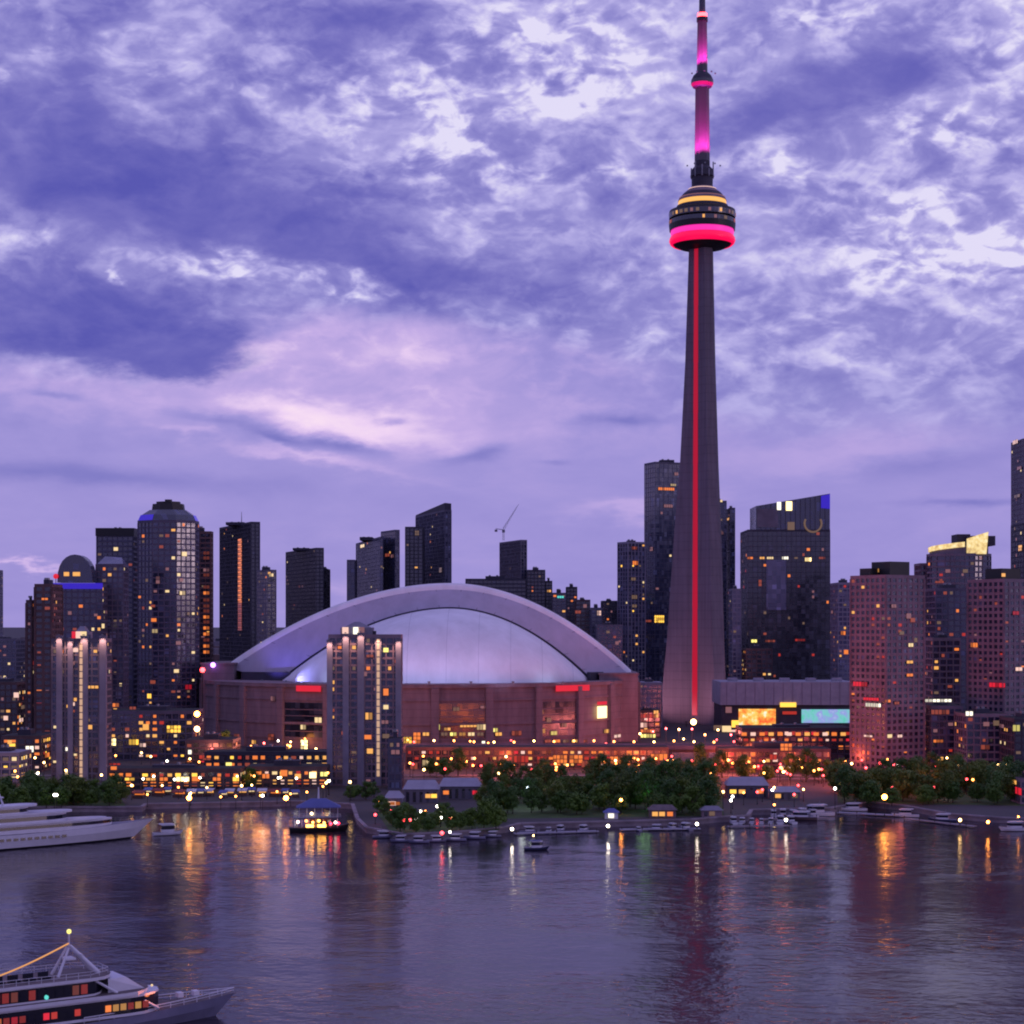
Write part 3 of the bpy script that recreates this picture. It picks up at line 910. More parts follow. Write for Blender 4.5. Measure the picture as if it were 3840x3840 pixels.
# ---- right of the observation tower
Y = 1455
tower('office_tower', 'dark stepped glass tower half hidden behind the right side of the observation tower', 'office tower', [(front(712, 726.5, Y, 26), PZ(502, Y)), (front(726.7, 735, Y + 4, 24), PZ(509, Y + 4))], 'navy', 'glass', p=.03, cap=14, pal='cool',
      extra=[(729, 519, 7, 3, 'amber'), (721, 533, 6, 4, 'rose'), (720, 501, 6, 3, 'cream')])
Y = 1310
tower('low_rise', 'pale slender block between the observation tower and the big black office tower', 'apartment block', [(front(729, 741, Y, 22), PZ(590, Y))], 'lav', 'grid', p=.10, cap=14, pal='cool',
      extra=[(727.5, 671, 14, 9, 'gold')])
Y = 1330
fpO = front(740.5, 830, Y, 44)
zO = PZ(531, Y)
tO = tower('office_tower', 'big black office tower with a slanted top and a glowing blue corner', 'office tower', [(fpO, zO)], 'dark', 'glass', fh=3.9, bay=3.6, p=.035, cap=40, pal='red', plant=False,
           extra=[(750, 558, 7, 3, 'orange'), (762, 558, 6, 3, 'amber'), (770, 558, 8, 3, 'cream'), (785, 558, 8, 3.6, 'white'), (796, 558, 4, 2, 'dim'), (808, 559.5, 8, 5, 'hot'), (822, 558, 8, 3, 'ember'), (754, 641, 7, 4, 'yellow'), (770, 641, 12, 3, 'ember'), (760, 583, 4, 8, 'ember'), (800, 640, 12, 3, 'blood')])
ox, oy, _ = tO.location
b = MB()
xa, xb_ = PX(756, Y) - ox, PX(830, Y) - ox
zb, z1_, z2_ = zO - GZ + 1.1, PZ(506, Y) - GZ, PZ(493.5, Y) - GZ
y0, y1 = Y - oy + .3, Y - oy + 34
b.face([(xa, y0, zb), (xb_, y0, zb), (xb_, y0, z2_), (xa, y0, z1_)]); b.face([(xb_, y1, zb), (xa, y1, zb), (xa, y1, z1_), (xb_, y1, z2_)])
b.face([(xa, y1, zb), (xa, y0, zb), (xa, y0, z1_), (xa, y1, z1_)]); b.face([(xb_, y0, zb), (xb_, y1, zb), (xb_, y1, z2_), (xb_, y0, z2_)])
b.face([(xa, y0, z1_), (xb_, y0, z2_), (xb_, y1, z2_), (xa, y1, z1_)], 1)
for k in range(1, 15):
    f_ = k / 15
    x = xa + (xb_ - xa) * f_
    b.box(x - .18, x + .18, y0 - .25, y0 + .1, zb, z1_ + (z2_ - z1_) * f_ - .4, 1)
sto = b.build('slanted_top', [M['glass_navy'], M['conc_dark']], tO)
b = MB()
xs_, xe = PX(757, Y) - ox, PX(778, Y) - ox
b.box(xs_, xe, y0 - .6, y0 - .3, PZ(527, Y) - GZ, PZ(509, Y) - GZ); b.build('screen_panel', M['conc_grey'], sto)
b = MB()
xs_, xe = PX(821, Y) - ox, PX(830, Y) - ox
b.face([(xs_, y0 - .5, PZ(508, Y) - GZ), (xe, y0 - .5, PZ(509, Y) - GZ), (xe, y0 - .5, PZ(494, Y) - GZ), (xs_, y0 - .5, PZ(496, Y) - GZ)]); b.build('light_panel', M['lit_blue'], sto)
for (u, v, w, hh_, k) in [(779, 506, 4, 8, 'white'), (789, 506, 6, 9, 'hot'), (791, 526, 7, 8, 'dim')]:
    b = MB(); b.box(PX(u - w / 2, Y) - ox, PX(u + w / 2, Y) - ox, y0 - .7, y0 - .32, PZ(v + hh_ / 2, Y) - GZ, PZ(v - hh_ / 2, Y) - GZ); b.build('roof_light', M['lit_' + k], sto)
b = MB()
cu, cv = 813, 523.5
for k in range(20):
    a0, a1 = R(150 + k * 12), R(150 + (k + 1) * 12)
    rr_ = 8.5
    b.tube((PX(cu + rr_ * math.cos(a0), Y) - ox, y0 - .6, PZ(cv - rr_ * math.sin(a0), Y) - GZ), (PX(cu + rr_ * math.cos(a1), Y) - ox, y0 - .6, PZ(cv - rr_ * math.sin(a1), Y) - GZ), .75, n=6)
b.build('ring_light', M['lit_dim'], sto)
b = MB(); b.box(PX(766, Y) - ox, PX(786, Y) - ox, Y - oy - 1.4, Y - oy - .25, PZ(610, Y) - GZ, PZ(560, Y) - GZ); b.build('glazed_bay', M['glass_lav'], tO)
Y = 1230
tower('apartment_block', 'pale lavender apartment block between the black office tower and the pink front tower', 'apartment block', [(front(830.5, 856, Y, 30), PZ(584, Y))], 'lav', 'grid', p=.10, cap=22, pal='red',
      extra=[(843, 633, 6, 5, 'orange'), (846, 652, 5, 5, 'orange'), (833, 612, 4, 4, 'rose')])
Y = 838
fpP = corner(851, 886, 924, Y, 32)
tP = tower('apartment_tower', 'pink precast apartment tower on the right waterfront, black penthouse with an orange light', 'apartment tower', [(fpP, PZ(577, Y))], 'pink', 'punch', fh=3.0, bay=3.6, p=.05, pal='red', cap=45, plant=False,
           extra=[(893, 606, 7, 5, 'rose'), (908, 616, 6, 6, 'rose'), (912, 620, 6, 5, 'ember'), (910, 645, 7, 5, 'cream'), (909, 662, 9, 4, 'amber'), (909, 675, 9, 4, 'orange'), (861, 684, 13, 6, 'red'), (872, 699, 14, 4, 'red'), (874, 705, 14, 5, 'white'), (887, 701, 8, 4, 'orange'), (896, 703, 7, 4, 'ember'), (869, 736, 8, 3, 'pinkw'), (889, 736, 6, 4, 'cream'), (899, 736, 7, 4, 'pinkw'), (901, 633, 6, 4, 'dim'), (915, 640, 4, 5, 'dim')])
b = MB()
zt = PZ(577, Y) - GZ + 1.1
lp = [(x - tP.location.x, y - tP.location.y) for x, y in fpP]
cxy = [(x * .52 + 1.5, y * .52) for x, y in lp]
b.prism(cxy, zt, zt + 6.5, 0); b.prism([(x * .3 - 8, y * .3) for x, y in lp], zt, zt + 3.4, 0)
b.build('penthouse', M['black'], tP)
on_face(tP, [[(x + tP.location.x, y + tP.location.y) for x, y in cxy]], 877, 570.5, 5, 5, 'amber', out=.3)
M['crown_glow'] = mat('parapet with painted glow', (.4, .36, .2), .6, emit=(1.0, .8, .3), strength=1.0)  # floodlighting put into the wall's own emission; no lamps shine on it
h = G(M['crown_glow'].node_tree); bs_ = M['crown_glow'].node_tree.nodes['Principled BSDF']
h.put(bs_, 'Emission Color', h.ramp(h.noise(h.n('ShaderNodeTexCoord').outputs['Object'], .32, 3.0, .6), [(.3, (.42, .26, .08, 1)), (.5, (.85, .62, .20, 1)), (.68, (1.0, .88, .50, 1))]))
Y = 1060
fpQ = ngon(927.5, 990, Y, 20, 0, .8)
tQ = tower('apartment_tower', 'round grey tower with a yellow floodlit crown behind the pink right waterfront towers', 'apartment tower', [(fpQ, PZ(556, Y)), (front(915, 930, Y + 4, 30), PZ(565, Y + 4))], 'grey', 'slab', fh=3.3, bay=3.6, p=.05, pal='red', cap=40, plant=False,
           extra=[(940, 582, 9, 3, 'ember'), (948, 571, 5, 4, 'rose'), (965, 571, 6, 4, 'dim')])
ox, oy, _ = tQ.location
lq = [(x - ox, y - oy) for x, y in fpQ]
zq = PZ(556, Y) - GZ + 1.1
b = MB()
b.prism([(x * .93, y * .93) for x, y in lq], zq, zq + 4.5, 0); b.build('setback_floor', M['conc_grey'], tQ)
b = MB()
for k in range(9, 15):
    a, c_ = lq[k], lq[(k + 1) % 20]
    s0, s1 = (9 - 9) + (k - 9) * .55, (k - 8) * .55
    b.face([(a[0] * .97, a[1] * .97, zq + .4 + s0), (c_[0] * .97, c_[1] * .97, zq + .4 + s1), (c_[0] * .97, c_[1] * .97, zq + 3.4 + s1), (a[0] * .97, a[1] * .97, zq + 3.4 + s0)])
b.build('glowing_crown', M['crown_glow'], tQ)
b = MB(); b.box(PX(961, Y) - ox, PX(989, Y) - ox, -14, 6, zq + 4.5, PZ(537, Y) - GZ); b.box(PX(953, Y) - ox, PX(966, Y) - ox, -10, 4, zq + 4.5, PZ(535, Y) - GZ); b.build('roof_plant', M['conc_dark'], tQ)
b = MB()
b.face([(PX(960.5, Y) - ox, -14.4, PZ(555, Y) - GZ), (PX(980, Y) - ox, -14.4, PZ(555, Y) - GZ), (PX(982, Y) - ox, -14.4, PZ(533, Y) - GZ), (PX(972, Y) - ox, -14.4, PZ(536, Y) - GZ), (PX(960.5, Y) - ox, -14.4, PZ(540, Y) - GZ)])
b.build('glowing_crown', M['crown_glow'], tQ)
Y = 960
tower('apartment_block', 'dark mid height block in front of the round yellow crowned tower', 'apartment block', [(front(923, 973, Y, 30), PZ(590, Y))], 'navy', 'grid', p=.06, pal='red', cap=40,
      extra=[(957, 662, 9, 8, 'ember'), (957, 670, 7, 8, 'dim'), (943, 637, 5, 4, 'dim'), (934, 650, 5, 4, 'dim')])
Y = 845
fpR = corner(968, 1004, 1046, Y, 30)
tR = tower('apartment_tower', 'pink precast apartment tower cut by the right edge of the picture, black penthouse', 'apartment tower', [(fpR, PZ(581, Y))], 'pink', 'punch', fh=3.0, bay=3.6, p=.06, pal='red', cap=45, plant=False,
           extra=[(1015, 613, 9, 5, 'red'), (975, 645, 6, 6, 'orange'), (998, 685, 13, 6, 'red'), (1018, 669, 10, 5, 'pinkw')])
b = MB()
lp = [(x - tR.location.x, y - tR.location.y) for x, y in fpR]
zt = PZ(581, Y) - GZ + 1.1
cxy = [(x * .45 - 2, y * .45) for x, y in lp]
b.prism(cxy, zt, zt + 5.2, 0); b.build('penthouse', M['black'], tR)
on_face(tR, [[(x + tR.location.x, y + tR.location.y) for x, y in cxy]], 1003, 575, 5, 4, 'amber', out=.3)
Y = 1260
tower('office_tower', 'very tall tower cut by the right edge of the picture, its lower half dark', 'office tower', [(front(1011.5, 1052, Y, 30), PZ(440, Y), PZ(524, Y), 'grey'), (front(1011.2, 1052.5, Y - 1, 31), PZ(524.5, Y))], 'dark', 'grid', fh=3.8, bay=3.8, p=.04, cap=20, pal='cool',
      extra=[(1016, 442, 7, 5, 'pinkw'), (1020, 468, 6, 4, 'rose'), (1021, 548, 5, 7, 'amber'), (1018, 496, 8, 4, 'dim')])

# ---- low and middle blocks that fill the foot of the skyline
MID = [
    ('low_rise', 'low pink edged block on the left horizon under the pale sliver tower', -20, 27, 640, 1300, 30, 'grey', .10, 'cool', 16, []),
    ('low_rise', 'pale pink sliver of a tower at the extreme left edge', -14, 2.6, 571, 1400, 20, 'lav', .04, 'cool', 6, []),
    ('apartment_block', 'brown block with scattered pink and yellow lights at the left edge', -18, 30, 684, 960, 26, 'brown', .16, 'mixed', 30, [(16.5, 695, 6, 6, 'pinkw'), (30, 713, 6, 5, 'yellow'), (20, 720, 6, 5, 'pinkw'), (6, 718, 5, 5, 'pinkw'), (22, 707, 6, 5, 'dim')]),
    ('low_rise', 'beige lit low building above the left park behind the white yacht', -16, 31, 755, 775, 20, 'pale', .6, 'warm', 30, [(10, 742, 5, 5, 'amber')]),
    ('low_rise', 'brown low building with gold lamps left of the front left condominium', 2, 52, 738, 830, 20, 'brown', .34, 'shop', 40, [(30, 749, 10, 8, 'white'), (12.6, 746, 7, 6, 'gold'), (46, 755, 7, 6, 'orange')]),
    ('apartment_block', 'dark podium with gold windows under the domed tallest left tower', 110, 203, 713, 900, 30, 'navy', .22, 'shop', 60, [(113, 742, 8, 9, 'hot'), (134, 742, 12, 7, 'gold'), (174, 729, 17, 9, 'gold'), (116, 705, 8, 5, 'orange'), (133, 708, 8, 4, 'ember'), (146, 727, 7, 7, 'amber'), (143, 745, 8, 5, 'pinkw')]),
    ('low_rise', "dark low terrace with two small lit signs at the stadium's left foot", 186, 240, 742, 865, 24, 'dark', .10, 'fire', 14, [(190, 752, 4, 5, 'white'), (205, 757, 14, 5, 'blood')]),
    ('shop_row', 'long brick arcade with glowing yellow shop fronts on the left promenade', 108, 245, 771, 735, 14, 'brown', .75, 'shop', 95, [(130, 779, 12, 4, 'gold'), (151, 779, 12, 4, 'amber'), (164, 779, 10, 5, 'orange'), (183, 779, 16, 6, 'hot'), (196, 779, 9, 5, 'orange'), (217, 779, 10, 5, 'orange'), (236, 779, 7, 5, 'gold'), (115, 764, 14, 3, 'blood'), (114, 768, 7, 4, 'orange')]),
    ('shop_row', 'cream lit market hall with arched lights beside the lit condominium', 247, 330, 769, 745, 16, 'brown', .85, 'shop', 95, [(313, 775, 8, 7, 'hot'), (324, 774, 9, 6, 'yellow'), (266, 776, 9, 6, 'orange'), (284, 773, 8, 7, 'orange'), (298, 776, 7, 5, 'amber'), (351, 783, 6, 7, 'yellow')]),
    ('low_rise', 'dark low block with small lamps behind the left promenade arcade', 205, 332, 754, 800, 16, 'dark', .6, 'shop', 66, [(229, 765, 7, 6, 'yellow'), (207, 759, 10, 3, 'ember')]),
    ('low_rise', 'blue grey annex attached in front of the lone lit condominium', 388.5, 403, 741, 742, 12, 'blue', .10, 'cool', 5, [(395.5, 752, 11, 6, 'rose')]),
    ('low_rise', 'small grey plant block just left of the observation tower foot', 636, 662, 684, 1190, 24, 'lav', .02, 'cool', 2, []),
    ('low_rise', 'red and gold lit entrance pavilion left of the observation tower foot', 635, 660, 712, 1085, 20, 'brown', .2, 'fire', 10, [(646, 716, 22, 5, 'blood'), (656, 714, 6, 9, 'amber'), (642, 725, 12, 6, 'pinkw'), (648, 731, 18, 4, 'orange'), (648, 736, 18, 5, 'yellow'), (629, 738, 6, 6, 'amber')]),
    ('low_rise', 'dark block with two rows of orange red windows below the screens', 736, 851, 730, 905, 26, 'dark', .35, 'fire', 60, [(744 + 9 * k, 734, 6, 4, ('orange', 'pinkw', 'orange', 'amber')[k % 4]) for k in range(12)]),
    ('low_rise', 'brown block with a glowing red ground floor right of the expressway', 716, 830, 751, 830, 18, 'brown', .40, 'fire', 60, [(747, 760, 10, 9, 'orange'), (760, 767, 9, 7, 'red'), (786, 747, 14, 9, 'orange'), (773, 757, 9, 7, 'blood'), (802, 759, 12, 8, 'blood')]),
    ('low_rise', 'dark low block with a white strip light right of the pink front tower', 920, 962, 708, 850, 24, 'navy', .10, 'red', 20, [(938, 700.5, 32, 4, 'white'), (940, 712, 22, 6, 'ember'), (938, 741, 12, 4, 'orange'), (940, 759, 8, 6, 'amber')]),
    ('low_rise', 'lavender roofed block with one white lamp at the right waterfront', 955, 1008, 716, 820, 22, 'grey', .10, 'red', 18, [(969, 713.5, 9, 6, 'white'), (986, 724, 7, 5, 'rose'), (985, 747, 11, 6, 'ember'), (996, 723, 7, 6, 'dim')]),
    ('low_rise', 'dark block with yellow windows at the right edge above the trees', 1000, 1050, 721, 790, 24, 'dark', .10, 'warm', 14, [(1016, 728, 9, 8, 'yellow'), (1003, 726, 7, 5, 'rose')]),
    ('low_rise', 'red walled boathouse at the right edge of the waterfront', 1012, 1044, 781, 680, 12, 'pink', .2, 'fire', 8, [(1016, 782, 6, 6, 'amber'), (1020, 791, 9, 9, 'red')]),
    ('apartment_block', 'grey block with red windows squeezed between the two pink right towers', 922, 960, 640, 905, 24, 'grey', .14, 'red', 30, []),
    ('apartment_block', 'brown block with amber windows behind the left foot of the black office tower', 742, 772, 650, 1260, 24, 'brown', .12, 'warm', 14, []),
]
for (nm, lb, u0, u1, vt, Y, dp, sk, p, pal, cp, ex) in MID:
    tower(nm, lb, {'shop_row': 'shops', 'low_rise': 'low block', 'apartment_block': 'apartment block'}[nm], [(front(u0, u1, Y, dp), PZ(vt, Y))], sk, 'grid', fh=3.2, bay=3.4, p=p, pal=pal, cap=cp, extra=ex)

# far districts that read as one mass under the skyline
b = MB()
for k in range(2600):
    y = rnd.uniform(1650, 5200)
    x = rnd.uniform(-.62, .62) * y
    hgt = rnd.choice((6, 9, 12, 16, 22, 30)) * rnd.uniform(.7, 1.3)
    w, dd = rnd.uniform(10, 34), rnd.uniform(10, 30)
    b.box(x - w, x + w, y - dd, y + dd, GZ - 1, GZ + hgt, rnd.randrange(3))
    for q in range(2):
        if rnd.random() < .5:
            xx = x + rnd.uniform(-w, w) * .8
            b.box(xx - 1.5, xx + 1.5, y - dd - .3, y - dd + .1, GZ + hgt * .35, GZ + hgt * .35 + 2.2, 3 + rnd.randrange(3))
dc = b.build('distant_city', [M['conc_dark'], M['conc_grey'], M['conc_brown'], M['lit_amber'], M['lit_ember'], M['lit_dim']])
dc['kind'] = 'stuff'; dc['label'] = 'low dark districts spreading to the horizon behind the towers'; dc['category'] = 'city'


# ------------------------------------------------------------------ observation tower
def lerp_tab(tab, z):
    for (a, va), (c_, vc) in zip(tab[:-1], tab[1:]):
        if z <= c_: return va + (vc - va) * (z - a) / (c_ - a)
    return tab[-1][1]


TY = 1240.0
TX = PX(702.2, TY)
tow = thing('observation_tower', 'very tall concrete observation tower with a red light stripe and a glowing pink pod', 'tower', (TX, TY, GZ))
TW = lambda v: PZ(v, TY) - GZ
LT = [(-1, 31), (22, 27.6), (58, 24.2), (131, 19.3), (180, 15.2), (250, 11.6), (340, 8.7)]
TT = [(-1, 4.3), (340, 3.0)]
RG = [(-1, 9.2), (340, 7.2)]
GW = [(-1, 3.3), (340, 2.5)]
dirv = lambda a: Vector((math.cos(R(a)), math.sin(R(a))))
zs = [0, 10, 22, 40, 58, 80, 105, 131, 155, 180, 215, 250, 290, 329.5]
b = MB()
n = 12
for z in zs:
    L, t, rg, gw = (lerp_tab(T_, z) for T_ in (LT, TT, RG, GW))
    for a in (50, 170, 290):
        if a == 50: L = L * (.84 + .16 * min(1, z / 190))
        else: L = lerp_tab(LT, z)
        dd = dirv(a); pp = Vector((-dd.y, dd.x)); dg = dirv(a + 60); pg = Vector((-dg.y, dg.x))
        for p in (dd * L - pp * t, dd * L + pp * t, dg * rg - pg * gw, dg * rg + pg * gw): b.v.append((p.x, p.y, z))
for j in range(len(zs) - 1):
    for k in range(n):
        a = (k + 1) % n
        b.f.append((j * n + k, j * n + a, (j + 1) * n + a, (j + 1) * n + k)); b.m.append(0)
b.build('shaft', M['tower_conc'], tow)
M['led_red'] = mat('red light strip', (.1, .01, .01), .4, emit=(.40, .001, .018), strength=1.0)
M['led_red'].cycles.emission_sampling = 'AUTO'
for (z0, z1) in ((6, 329),):
    b = MB()
    dg = dirv(230); pg = Vector((-dg.y, dg.x))
    for (za, zb_) in zip([z for z in [z0] + [q_ for q_ in zs if z0 < q_ < z1]], [q_ for q_ in zs if z0 < q_ < z1] + [z1]):
        ra, rb = lerp_tab(RG, za) + .35, lerp_tab(RG, zb_) + .35
        wa, wb_ = lerp_tab(GW, za) * .66, lerp_tab(GW, zb_) * .60
        A0, A1, B0, B1 = dg * ra - pg * wa, dg * ra + pg * wa, dg * rb - pg * wb_, dg * rb + pg * wb_
        b.face([(A0.x, A0.y, za), (A1.x, A1.y, za), (B1.x, B1.y, zb_), (B0.x, B0.y, zb_)])
        for (p_, q_, r_, s_) in ((A1, A1 - dg * .4, B1 - dg * .4, B1), (A0 - dg * .4, A0, B0, B0 - dg * .4)):
            b.face([(p_.x, p_.y, za), (q_.x, q_.y, za), (r_.x, r_.y, zb_), (s_.x, s_.y, zb_)])
    b.build('light_strip', M['led_red'], tow)
hp = lambda w: w / 2.0 * TY / F       # half of a width in picture columns, in metres
prof = lambda rows: [(hp(w), PZ(v, TY - .75 * hp(w)) - GZ) for w, v in rows]
b = MB(); b.lathe(prof([(20, 248.5), (30, 247.2), (45, 244.5), (56, 241), (62.5, 236.2)]), 48); b.build('pod_underside', M['black'], tow, smooth=False)
M['led_pod'] = mat('red radome', (.2, .02, .05), .4, emit=(1.0, .0, .075), strength=1.0)
M['led_pink'] = mat('pink radome', (.3, .05, .2), .4, emit=(1.0, .028, .42), strength=.95)
M['led_soft'] = mat('pale pink radome', (.5, .3, .45), .4, emit=(.85, .24, .60), strength=.6)
b = MB(); b.lathe(prof([(60, 240.6), (63.5, 239), (66, 236), (65, 233.2), (62, 231.4)]), 48, caps=False); b.build('radome', M['led_pod'], tow, smooth=True)
b = MB(); b.lathe(prof([(62, 231.3), (63.4, 228), (62.5, 224.6)]), 48, caps=False); b.build('radome', M['led_pink'], tow, smooth=True)
b = MB(); b.lathe(prof([(62.5, 224.5), (58, 219.3), (50, 218)]), 48, caps=False); b.build('radome', M['led_soft'], tow, smooth=True)
b = MB(); b.lathe(prof([(52, 226), (65.2, 225.6), (66.5, 219.5), (66, 215.4), (60, 215.2), (60, 213.4), (66, 213.2), (66.6, 208), (65.5, 205.5), (52, 204.6)]), 48, mats=[0, 0, 1, 0, 0, 0, 1, 0, 0]); b.build('observation_deck', [M['black'], M['glass_dark']], tow)
# the pink skirt must show below the decks: trim ring
for k in range(17):
    a = R(184 + 10.3 * k); rw_ = hp(66.7)
    b = MB(); w_ = rnd.uniform(.7, 1.6); b.box(-w_, w_, -.12, .3, -1.1, 1.1)
    o = b.build('window', M['lit_' + rnd.choice(('amber', 'dim', 'ember', 'dim', 'rose'))], tow, (rw_ * math.cos(a), rw_ * math.sin(a), PZ(rnd.choice((210.5, 217.5)), TY - .75 * rw_) - GZ), a + math.pi / 2)
b = MB(); b.lathe(prof([(52, 204.5), (51, 201.8)]), 40); b.build('upper_deck', M['conc_dark'], tow)
b = MB(); b.lathe(prof([(49, 201.7), (47.5, 197.2)]), 40); b.build('light_band', mat('pod deck light', (.2, .15, .05), .4, emit=(1.0, .50, .12), strength=1.05), tow, smooth=True)
b = MB(); b.lathe(prof([(48.6, 197.1), (46, 194.6), (38, 190.5), (28, 187.2), (23, 185.5)]), 40, mats=[0, 1, 0, 2]); b.build('pod_roof', [M['conc_pink'], M['conc_dark'], M['conc_pink']], tow)
b = MB(); b.lathe(prof([(46.8, 194.9), (46.6, 194.0)]), 40, caps=False); b.build('rim_light', M['lit_rose'], tow)
b = MB(); b.lathe(prof([(28.8, 187.4), (28.2, 186.7)]), 40, caps=False); b.build('rim_light', M['lit_pinkw'], tow)
b = MB(); b.lathe(prof([(21, 186), (21.5, 176), (24, 174.5), (22, 168), (15.4, 165), (15.4, 160)]), 24); b.build('antenna_base', M['conc_dark'], tow)
for k in range(10):
    a = 2 * math.pi * k / 10 + .2
    b = MB(); b.tube((hp(23) * math.cos(a), hp(23) * math.sin(a), TW(178)), (hp(23) * math.cos(a), hp(23) * math.sin(a), TW(163 + (k % 3) * 4)), .45, n=6); b.build('aerial', M['steel'], tow)
M['mast_paint'] = mat('mast paint', (.09, .075, .10), .6, var=.1, vscale=.1)
b = MB(); b.lathe(prof([(15.2, 160), (14.4, 120), (13.8, 85)]), 6); b.build('upper_shaft', M['mast_paint'], tow)
b = MB(); b.lathe(prof([(14, 86.6), (19, 85), (22.4, 81.5), (22.4, 78), (18, 74), (12, 71.6)]), 32, mats=[0, 1, 2, 0, 0]); b.build('sky_pod', [M['conc_dark'], mat('pod rim light', (.2, .02, .08), .4, emit=(.5, .005, .10), strength=.6), M['glass_dark']], tow)
b = MB(); b.lathe(prof([(10.6, 71.6), (10.2, 44), (9.6, 20.5)]), 8); b.build('antenna_mast', M['mast_paint'], tow)
b = MB(); b.lathe(prof([(11.2, 20.4), (11.2, 16.2)]), 12); b.build('collar', M['black'], tow)
b = MB(); b.lathe(prof([(9.4, 16.1), (9.4, 12.4)]), 12); b.build('warning_lamp', M['lamp_red'], tow)
b = MB(); b.lathe(prof([(6.4, 12.3), (5.6, -20), (2.6, -60), (.8, -80)]), 8); b.build('antenna_tip', M['conc_navy'], tow)


def spot(parent, loc, aim, col, watts, size, name='floodlight_lamp', soft=.5):
    ld = bpy.data.lights.new(name, 'SPOT')
    ld.energy = watts; ld.color = col; ld.spot_size = R(size); ld.spot_blend = .9; ld.shadow_soft_size = soft
    o = link(name, ld, parent, loc)
    o.rotation_euler = (Vector(aim) - Vector(loc)).to_track_quat('-Z', 'Y').to_euler()
    return o


for k in range(5):
    a = R(180 + 36 * k + 18)
    for (zv, rr_, watts, up_) in ((163, 12, 150000, 34), (70.5, 8.5, 90000, 26)):
        p = (hp(2) + rr_ * math.cos(a), rr_ * math.sin(a), TW(zv) - 2)
        bb = MB(); bb.box(p[0] - .5, p[0] + .5, p[1] - .5, p[1] + .5, p[2] - 1.2, p[2] - .4); bb.build('floodlight', M['steel'], tow)
        spot(tow, p, (rr_ * .15 * math.cos(a), rr_ * .15 * math.sin(a), p[2] + up_), (1.0, .05, .55), watts, 52)

for (a, watts) in ((200, 42000), (250, 38000), (310, 38000), (350, 24000)):  # added floods and fixtures, standing in for city glow on the shaft
    p = (44 * math.cos(R(a)), 44 * math.sin(R(a)), 4.0)
    bb = MB(); bb.tube((p[0], p[1], 0), (p[0], p[1], 3), .3, .2, 8); bb.box(p[0] - .8, p[0] + .8, p[1] - .6, p[1] + .6, 3.0, 3.6); bb.build('floodlight', M['black'], tow)
    spot(tow, p, (0, 0, 42), (1.0, .42, .55), watts, 110, soft=1.0)

# ------------------------------------------------------------------ domed stadium
SX, SY = PX(420, 1100), 1100.0
std = thing('stadium', 'domed stadium with a white retractable roof and a pinkish precast wall', 'stadium', (SX, SY, GZ))
wall = [(SX + 134 * math.cos(2 * math.pi * k / 28 + .11), SY + 128 * math.sin(2 * math.pi * k / 28 + .11)) for k in range(28)]
wl = [(x - SX, y - SY) for x, y in wall]
zw = 35.2
b = MB()
b.prism(wl, 0, zw, 0, 1)
for zz, hh_, o_ in ((zw - 1.2, 2.0, 1.2), (zw - 8.5, 1.0, .7), (13.5, 1.2, .8), (5.5, .8, .5)):
    b.prism(offset(wl, o_), zz, zz + hh_, 0, 0, bottom=True)
for k in range(28):
    p = Vector(offset(wl, .3)[k]); t = Vector((-p.y, p.x)).normalized()
    b.obox((p.x, p.y), (t.x, t.y), 2.1, 1.6, 0, zw - 1.3, 0)
b.build('wall', [M['stadium'], M['roof_dark']], std)
for k in range(28):
    p, q_ = Vector(wall[k]), Vector(wall[(k + 1) % 28])
    mid = (p + q_) / 2
    t = (q_ - p).normalized(); nrm = Vector((t.y, -t.x))
    if nrm.dot(-mid.normalized()) < .25: continue
    uu = 512 + F * mid.x / mid.y
    if 300 < uu < 338 or 424 < uu < 505 or 530 < uu < 580:
        b = MB(); w = (q_ - p).length / 2 - 2.4
        b.box(-w, w, -.25, .3, 6.5, 13.2); b.box(-w, w, -.25, .3, 15.0, 25.5)
        for z in (9.5, 18, 21.5): b.box(-w, w, -.4, -.2, z, z + .4, 1)
        b.build('glazing', [M['glass_dark'], M['stadium']], std, (mid.x - SX + nrm.x * .1, mid.y - SY + nrm.y * .1, 0), math.atan2(t.y, t.x))
